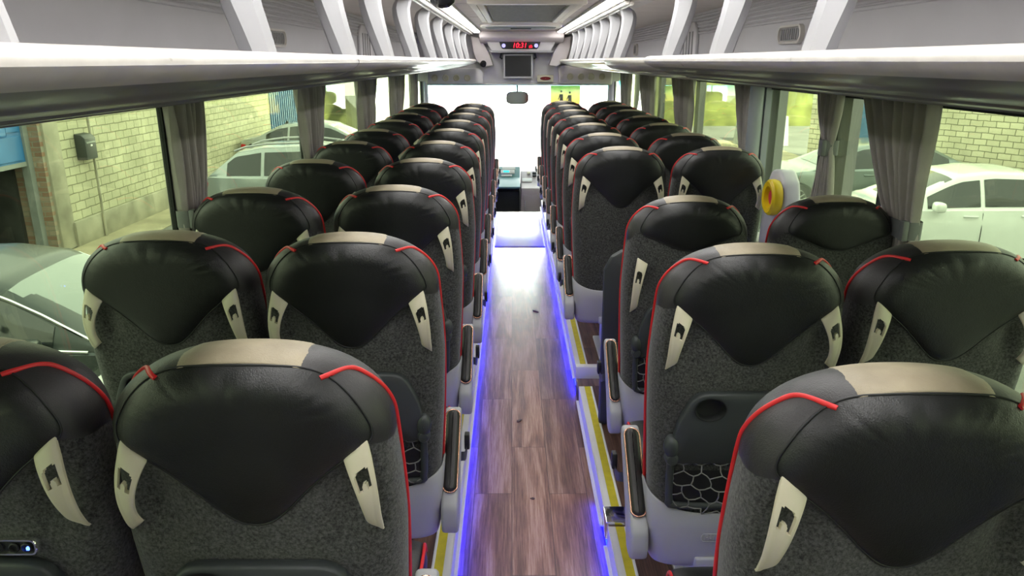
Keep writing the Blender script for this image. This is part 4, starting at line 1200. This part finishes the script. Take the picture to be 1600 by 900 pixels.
M['brick_r'] = brick_mat('cream brick facing right', (.70, .66, .48), (.60, .57, .41), (.25, .24, .16), .27, .125, 'XZ')
M['brick_red'] = brick_mat('broken red brick', (.30, .17, .11), (.42, .36, .28), (.30, .28, .22), .25, .08, 'XZ')

struct(MB().box(-40, 40, -12, 70, GZ - .1, GZ).build('ground', M['asphalt'], smooth=0))
struct(MB().box(-4.2, 5.2, 12.5, 30, GZ - .05, GZ + .01).build('ground_yard', M['yard'], smooth=0))  # paleness added so the ground ahead burns out to white
struct(MB().box(-7.4, -6.6, 10, 27, GZ - .05, GZ + .012).build('ground_verge', M['dirt'], smooth=0))
struct(MB().box(5.4, 9.6, 19, 30, GZ - .05, GZ + .014).build('ground_sand', M['dirt'], smooth=0))

# white wall added ahead so the windscreen view burns out in the sun
t = thing('glare_wall', 'bright white sunlit wall added to burn out the windscreen view', 'building', (0, 30, GZ))
MB().box(-5.7, 5.3, 0, 1.0, 0, 14, bev=.02).build('wall', M['render_white'], t)
MB().box(-5.8, 5.4, -.12, 1.05, 14, 14.3, bev=.02).build('coping', M['galv'], t)

# left building: cream brick wall with garage
bx_ = -7.45
t = thing('brick_garage', 'cream brick garage building outside the left windows', 'building', (bx_, 12.4, GZ))
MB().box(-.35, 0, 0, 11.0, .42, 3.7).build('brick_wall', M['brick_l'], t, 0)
m = MB(); m.box(-.4, .06, -.05, 11.05, 0, .43, bev=.015); m.build('plinth', M['plinth'], t)
m = MB(); m.box(-.38, .08, 3.0, 11.0, 2.42, 2.48, bev=.01); m.build('ledge', M['plinth'], t)
m = MB()
for k in range(60): m.box(.0, .03, 3.4 + .12 * k, 3.44 + .12 * k, 2.50, 2.95)
for z in (2.56, 2.72, 2.9): m.box(.0, .035, 3.4, 10.6, z, z + .03)
m.build('lattice', M['galv'], t, 0)
MB().box(-1.0, .02, -.42, .0, 0, 3.7, bev=.03).build('corner_pier', M['plinth'], t)
MB().box(-1.0, -.02, -.50, -.42, 0, 3.7).build('broken_brick_edge', M['brick_red'], t, 0)
m = MB(); m.box(-.30, -.18, -.62, -.50, 0, 3.4); m.box(-.30, -.18, -6.4, -6.28, 0, 3.4); m.box(-.30, -.18, -6.4, -.5, 3.3, 3.42); m.build('door_frame', M['galv'], t, 0)
m = MB(); m.box(-.27, -.22, -6.28, -.62, 1.52, 3.3)
for k in range(4): m.box(-.22, -.20, -6.2, -.7, 1.56 + .44 * k, 1.94 + .44 * k, bev=.008)
for k in range(3): m.box(-.205, -.185, -2.4 - 1.9 * k, -1.0 - 1.9 * k, 1.95, 2.85, bev=.02)
m.build('roller_door', M['blue_door'], t, 0)
m = MB(); m.box(-.28, -.21, -6.28, -.62, 1.46, 1.53); m.build('door_bottom_rail', M['galv'], t, 0)
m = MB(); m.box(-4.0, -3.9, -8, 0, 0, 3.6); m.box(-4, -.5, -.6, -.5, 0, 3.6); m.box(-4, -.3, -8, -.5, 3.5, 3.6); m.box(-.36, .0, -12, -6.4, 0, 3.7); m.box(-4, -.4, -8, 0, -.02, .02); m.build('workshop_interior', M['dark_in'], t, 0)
m = MB(); m.box(-.4, .0, 11.0, 15.0, .4, 4.2)
for k in range(18): m.box(0, .03, 11.05 + .22 * k, 11.15 + .22 * k, .4, 4.2)
m.build('blue_sheet_gate', M['blue_gate'], t, 0)
for k in range(7):
    y = 9.6 - k * .75; rr = random.Random(k)
    o = MB().prism([(-.18, 0), (.16, 0), (.12, .35 + .2 * rr.random()), (-.1, .3 + .3 * rr.random())], lambda u, w, a: (a, u, w), -.2, .2, bev=.02).build('scrap_bundle', M['plinth'] if k % 2 else M['dark_in'])
    o.location = (bx_ - 1.2 - rr.random(), y, GZ + .02); tag(o, 'dull scrap heap inside the dark garage, outside the left windows', 'scrap', 'scrap inside the dark garage')
m = MB(); m.tube([(bx_ + .085, 13.18, GZ + .0), (bx_ + .085, 13.18, GZ + 3.7)], .022, 8); tag(m.build('drain_pipe', M['plinth']), 'thin pipe running up the left brick wall beside the mailbox', 'pipe')
t = thing('mailbox', 'dark metal mailbox on the left cream brick wall', 'mailbox', (bx_ + .002, 12.98, GZ + 1.42))
m = MB(); m.prism([(0, 0), (.18, 0), (.18, .36), (.12, .42), (0, .44)], lambda u, w, a: (u, a, w), -.17, .17, bev=.012); m.build('box_body', M['galv'] if False else pmat('dark green metal', (.045, .052, .05), .5, var=.1), t)
m = MB(); m.box(.17, .19, -.14, .14, .27, .30, bev=.004); m.build('slot_flap', M['galv'], t)
MB().box(.17, .19, -.02, .03, .22, .25).build('white_tag', M['white'], t, 0)

# right building: cream brick wall set askew
ang = math.atan2(-1, .52)
t = thing('brick_wall_building', 'cream brick wall with drain pipe outside the right windows', 'building', (7.75, 19.7, GZ), ang)
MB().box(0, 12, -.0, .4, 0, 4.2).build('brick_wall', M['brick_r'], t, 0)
MB().box(-.02, 12, -.04, .4, 0, .3, bev=.01).build('plinth', M['plinth'], t)
m = MB(); m.tube([(7.1, -.06, .1), (7.1, -.06, 4.2)], .045, 10); m.build('drain_pipe', pmat('brown pipe', (.12, .10, .08), .6, var=.1), t)
m = MB(); m.box(1.5, 3.0, -.06, -.01, .4, 2.3); m.build('teal_shutter', M['blue_gate'], t, 0)
t = thing('electric_cabinet', 'pale green electric cabinet by the right brick wall corner', 'cabinet', (7.0, 21.6, GZ))
MB().box(-.32, .32, -.2, .2, .15, 1.35, bev=.02).build('cabinet_body', pmat('pale green metal', (.36, .44, .38), .5, var=.05), t)
MB().box(-.34, .34, -.22, .22, 1.35, 1.42, bev=.015).build('cabinet_roof', M['galv'], t)
MB().box(-.25, .25, -.2, .2, 0, .15, bev=.01).build('cabinet_foot', M['plinth'], t)
t = thing('concrete_block', 'grey concrete block beyond the coach door window', 'block', (9.4, 28.5, GZ))
m = MB(); m.prism([(-.9, 0), (.9, 0), (.8, 1.1), (-.8, 1.1)], lambda u, w, a: (u, a, w), -.5, .5, bev=.03); m.build('block_body', M['galv'], t)

def bank(nm, lab, x0, x1, y0, y1, h, seed):
    rnd = random.Random(seed); rows = []
    ph = [rnd.uniform(0, 6) for _ in range(6)]
    for i in range(25):
        v = i / 24; row = []
        for j in range(61):
            u = j / 60; x = lerp(x0, x1, u)
            e = min(1, u / .12, (1 - u) / .12); e = e * e * (3 - 2 * e)
            z = h * math.sin(PI * min(1, v * 1.0) ** .8) ** .8 * e * (1 + .16 * math.sin(x * .9 + ph[0]) + .07 * math.sin(x * 2.7 + ph[1]) + .05 * math.sin(x * 6 + v * 9 + ph[2]))
            row.append((x, lerp(y0, y1, v), GZ + z - .02))
        rows.append(row)
    m = MB(); m.grid(rows); o = m.build(nm, M['grass'], smooth=180)
    return tag(o, lab, 'grass bank')
bank('grass_bank', 'olive grass bank far beyond the right windows', 5.6, 34, 37, 48, 2.35, 1)
bank('grass_bank', 'olive grass bank far beyond the left windows', -26, -6.2, 31.5, 40, 2.1, 2)

t = thing('unseen_sun_block', 'unseen tall pale block added behind the coach to shade the parking yard', 'building', (0, -14, GZ))  # unseen block added to keep the sun off the parked cars
m = MB(); m.box(-45, 45, -6, 0, 0, 18.3, bev=.05); m.build('block_walls', M['render_white'], t)
m = MB()
for r_ in range(5):
    for c_ in range(22): m.box(-43 + 4 * c_, -41.4 + 4 * c_, -.02, .06, 1.4 + 3.3 * r_, 3.0 + 3.3 * r_)
m.build('block_windows', M['car_glass'] if 'car_glass' in M else M['seal'], t, 0)

# cars --------------------------------------------------------------
M['tyre'] = pmat('black tyre', (.015, .015, .016), .8, var=.1)
M['alloy'] = pmat('alloy wheel', (.5, .5, .52), .3, metal=.8)
M['car_glass'] = pmat('dark car glass', (.012, .016, .016), .06, spec=.8)
M['car_glass_pale'] = pmat('car glass with painted reflection', (.22, .25, .24), .12, spec=.8)  # windscreen reflection put into the pale base colour
M['tail'] = pmat('red tail lamp', (.5, .015, .02), .2)
M['lampw'] = pmat('clear headlamp', (.7, .72, .72), .1, spec=.8)

def car(lab, loc, rz, paint, prof, L=4.55, W=1.8, suv=False, windshield='car_glass', pillars=(.0, .36, .72, 1.0), chrome=False, cab=(1.28, 4.15)):
    """+x is forward with the front bumper at x=0 and the tail at x=-L; prof = (x, top height) outline"""
    t = thing('car', lab, 'car', loc, rz, 'parked cars outside the coach')
    hw = W / 2; belt0 = .93 if not suv else 1.03
    top = lambda x: interp(prof, x)
    belt = lambda x: min(top(x), lerp(belt0 - .05, belt0 + .06, x / L))
    c0, c1 = cab
    def wid(x):
        a, b = x / .7, (L - x) / .55
        return hw * (1 - .20 * max(0, 1 - a) ** 2) * (1 - .16 * max(0, 1 - b) ** 2)
    def roofw(x): return hw * .70
    wheels = (.86, L - .98)
    def bottom(x):
        z = .20
        for wx in wheels:
            d = abs(x - wx)
            if d < .40: z = max(z, .26 + math.sqrt(max(0, .40 ** 2 - d * d)))
        return z + .12 * max(0, 1 - x / .3) + .12 * max(0, 1 - (L - x) / .3)
    xs = [L * i / 90 for i in range(91)]
    rows = []
    for x in xs:
        w = wid(x); b = belt(x); tp = top(x); z0 = min(bottom(x), b - .08); r = roofw(x)
        half = [(w * .90, z0), (w * .985, z0 + .02), (w * 1.0, lerp(z0, b, .45)), (w * .995, lerp(z0, b, .72)), (w * .965, b - .015), (w * .94, b)]
        cabin = tp - b > .02
        if cabin:
            k = min(1, (tp - b) / .42); rr = lerp(w * .94, r, k)
            half += [(lerp(w * .94, rr, q) + .012 * math.sin(PI * q), lerp(b, tp - .05 * k, q)) for q in (.25, .5, .75, 1)]
            half += [(rr * .93, tp - .022 * k), (rr * .75, tp - .006 * k), (rr * .4, tp), (0, tp + .004)]
        else:
            half += [(w * .93, b + .001), (w * .91, b + .002), (w * .89, b + .003), (w * .87, b + .005), (w * .8, b + .012), (w * .6, b + .022), (w * .3, b + .03), (0, b + .032)]
        rows.append([(-x, y, z) for y, z in half] + [(-x, -y, z) for y, z in half[-2::-1]])
    m = MB(); m.grid(rows)
    n = len(rows[0]); m.add(rows[0], [tuple(range(n))]); m.add(rows[-1], [tuple(range(n))])
    m.build('body', paint, t, 40)
    # side glass
    def side(x, q, s, off=.008):
        w = wid(x); b = belt(x); tp = top(x); k = min(1, (tp - b) / .42); rr = lerp(w * .94, roofw(x), k)
        return (-x, s * (lerp(w * .94, rr, q) + .012 * math.sin(PI * q) + off), lerp(b, tp - .05 * k, q))
    for s in (-1, 1):
        for a, b in zip(pillars[:-1], pillars[1:]):
            xa, xb = lerp(c0 + .34, c1 - .28, a) + .03, lerp(c0 + .34, c1 - .28, b) - .03
            rr_ = []
            for i in range(11):
                x = lerp(xa, xb, i / 10); q1 = .90 if top(x) - belt(x) > .38 else max(.12, .90 - (.38 - top(x) + belt(x)) * .6)
                rr_.append([side(x, q, s) for q in (.08, .3, .55, .8 * q1 + .06, q1)])
            m = MB(); m.grid(rr_); m.build('side_window', M['car_glass'], t, 60)
        if chrome:
            m = MB(); m.tube([side(lerp(c0 + .1, c1 - .3, i / 20), .05, s, .01) for i in range(21)], .012, 6); m.tube([side(lerp(c0 + .1, c1 - .3, i / 20), .96, s, .012) for i in range(21)], .014, 6); m.build('chrome_strip', M['chrome'], t)
        # door lines, handles, mirror
        m = MB()
        for p in pillars[1:-1]:
            x = lerp(c0 + .34, c1 - .28, p)
            m.tube([(-x, s * wid(x) * q, z) for q, z in ((.942, belt(x)), (.97, belt(x) - .06), (1.001, .62), (1.003, .45), (.99, .30))], .006, 5)
        m.build('door_gap', M['seal'], t)
        for p in pillars[1:-1]:
            x = lerp(c0 + .34, c1 - .28, p) - .17
            m = MB(); m.tube([(-x + .10, s * (wid(x) * .985), belt(x) - .10), (-x + .06, s * (wid(x) * .985 + .035), belt(x) - .095), (-x - .06, s * (wid(x) * .985 + .035), belt(x) - .095), (-x - .10, s * (wid(x) * .985), belt(x) - .10)], .016, 8); m.build('door_handle', paint if not chrome else M['chrome'], t)
        m = MB(); x = c0 + .48; m.box(-x - .06, -x + .09, min(s * hw * .98, s * (hw + .20)), max(s * hw * .98, s * (hw + .20)), belt(x) - .01, belt(x) + .14, bev=.05, seg=3); m.build('wing_mirror', paint, t)
    # windscreen and rear glass follow the roof outline
    def slope(xa, xb, nm, mat):
        rr_ = []
        for i in range(13):
            x = lerp(xa, xb, i / 12); b = belt(x); k = min(1, (top(x) - b) / .42); w = lerp(wid(x) * .94, roofw(x), k) * .93
            rr_.append([(-x, w * u, top(x) + .010 - .03 * abs(u) ** 4) for u in (-1, -.7, -.35, 0, .35, .7, 1)])
        m = MB(); m.grid(rr_); m.build(nm, mat, t, 60)
    slope(c0 + .05, [x for x, h in prof if x > c0 + .8][0] - .1, 'windscreen', M[windshield])
    hr = [x for x, h in prof if h > max(h for _, h in prof) - .12][-1]
    slope(hr + .06, min(c1 + .02, L - .12), 'rear_window', M['car_glass'])
    for s in (-1, 1):
        m = MB(); m.lathe([(.001, 0), (.10, .0), (.13, -.03), (.1, -.08)], (-.10, s * hw * .66, .68), (1, s * .35, .25), 20, sx=1.4 if False else 1, sy=.8); m.build('headlamp', M['lampw'], t)
        m = MB(); m.box(-L + .0, -L + .34, min(s * hw * .60, s * hw * .90), max(s * hw * .60, s * hw * .90), belt0 - .22, belt0 - .02, bev=.04); m.build('tail_lamp', M['tail'], t)
    for wx in wheels:
        for s in (-1, 1):
            o = (-wx, s * (hw - .10), .325)
            m = MB(); m.lathe([(.20, -.10), (.30, -.10), (.322, -.07), (.326, 0), (.322, .07), (.30, .10), (.22, .105), (.20, .09)], o, (0, s, 0), 36); w = m.build('wheel', M['tyre'], t)
            m = MB(); m.lathe([(.215, .095), (.205, .10), (.195, .07), (.19, -.08)], o, (0, s, 0), 32)
            for k in range(10):
                a = 2 * PI * k / 10; c, d = math.cos(a), math.sin(a)
                m.tube([(o[0] + .04 * c, o[1] + s * .085, o[2] + .04 * d), (o[0] + .2 * c, o[1] + s * .09, o[2] + .2 * d)], .014, 5)
            m.lathe([(.001, .095), (.05, .09), (.06, .07)], o, (0, s, 0), 16); m.build('rim', M['alloy'], w)
            m = MB(); m.lathe([(.19, -.02), (.001, -.02)], o, (0, s, 0), 24); m.build('brake_disc', M['black'], w)
    if suv:
        for s in (-1, 1):
            m = MB(); m.tube([(-x, s * hw * .62, top(x) + .045) for x in (1.9, 2.1, 2.6, 3.2, 3.6, 3.8)], .018, 8); m.build('roof_rail', M['steel'], t)
    m = MB(); m.prism([(0, 0), (.10, 0), (.02, .07), (.0, .07)], lambda u, w, a: (-hr + .1 - u, a, top(hr - .1) + w - .01), -.015, .015); m.build('roof_antenna', M['black'], t)
    m = MB(); m.box(-.02 - .08, .012 - .05, -.26, .26, .42, .53, bev=.01); m.build('number_plate', M['white'], t)
    return t
SEDAN = [(0, .60), (.10, .72), (.5, .82), (1.25, .95), (1.75, 1.22), (2.15, 1.41), (2.6, 1.47), (3.1, 1.46), (3.55, 1.38), (4.05, 1.12), (4.3, 1.06), (4.55, .98)]
HATCH = [(0, .66), (.10, .80), (.5, .90), (1.2, 1.03), (1.7, 1.33), (2.1, 1.54), (2.6, 1.60), (3.3, 1.58), (3.75, 1.50), (4.1, 1.20), (4.3, 1.02), (4.4, .9)]
M['paint_white'] = pmat('white car paint', (.74, .76, .74), .25, var=.02, coat=.8)
M['paint_silver'] = pmat('silver car paint', (.42, .45, .44), .28, metal=.3, var=.02, coat=.8)
M['paint_grey'] = pmat('grey green car paint', (.22, .26, .25), .28, metal=.4, var=.02, coat=.8)
M['paint_black'] = pmat('dark car paint', (.028, .036, .036), .3, metal=.2, var=.02, coat=.15)
car('white sedan parked outside the right windows, nearest the camera', (4.65, 11.95, GZ), PI - .10, M['paint_white'], SEDAN)
car('grey car parked behind the white sedan, seen beside the coach door', (5.0, 16.0, GZ), PI - .05, M['paint_grey'], SEDAN, windshield='car_glass_pale')
car('silver hatchback with red tail lamp outside the left windows', (-1.2, 14.15, GZ), .04, M['paint_silver'], HATCH, L=4.4, suv=True, cab=(1.25, 4.2))
car('dark glossy car with pale windscreen close below the left windows', (-1.9, 6.2, GZ), .05, M['paint_black'], SEDAN, windshield='car_glass_pale', chrome=True)
car('pale car parked far ahead on the left, behind the curtains', (-2.75, 21.0, GZ), .0, M['paint_silver'], SEDAN)

# ------------------------------------------------------------------ light, world, camera
w = bpy.data.worlds.new('overcast sky'); SC.world = w; w.use_nodes = True
nt = w.node_tree; nt.nodes.clear()
out = nt.nodes.new('ShaderNodeOutputWorld'); bg = nt.nodes.new('ShaderNodeBackground')
tc = nt.nodes.new('ShaderNodeTexCoord'); sp = nt.nodes.new('ShaderNodeSeparateXYZ'); nt.links.new(tc.outputs['Generated'], sp.inputs[0])
r = ramp(nt, [(0.0, (1.0, 1.0, .98)), (1.0, (.86, .92, 1.0))]); nt.links.new(sp.outputs['Z'], r.inputs[0])
nt.links.new(r.outputs[0], bg.inputs[0]); bg.inputs[1].default_value = 2.2
nt.links.new(bg.outputs[0], out.inputs[0])
sun = bpy.data.lights.new('sun', 'SUN'); sun.energy = 22; sun.angle = .02; sun.color = (1, .97, .92)
so = bpy.data.objects.new('sun', sun); COL.objects.link(so)
so.rotation_euler = Vector((0.0, 1.0, -.466)).to_track_quat('-Z', 'Y').to_euler()

cam = bpy.data.cameras.new('camera'); co = bpy.data.objects.new('camera', cam); COL.objects.link(co)
cam.sensor_width = 36; cam.lens = 36 * 1160 / 1600; cam.clip_start = .02; cam.clip_end = 200
co.location = (0, 0, CAMZ); co.rotation_euler = (PI / 2 - math.radians(17.02), 0, 0)
SC.camera = co
SC.view_settings.view_transform = 'Standard'; SC.view_settings.look = 'None'
SC.view_settings.gamma = 1; SC.view_settings.use_curve_mapping = False
SC.view_settings.exposure = .8
try:
    SC.cycles.use_denoising = True
    SC.cycles.max_bounces = 10; SC.cycles.transparent_max_bounces = 24; SC.cycles.sample_clamp_indirect = 6
except Exception: pass
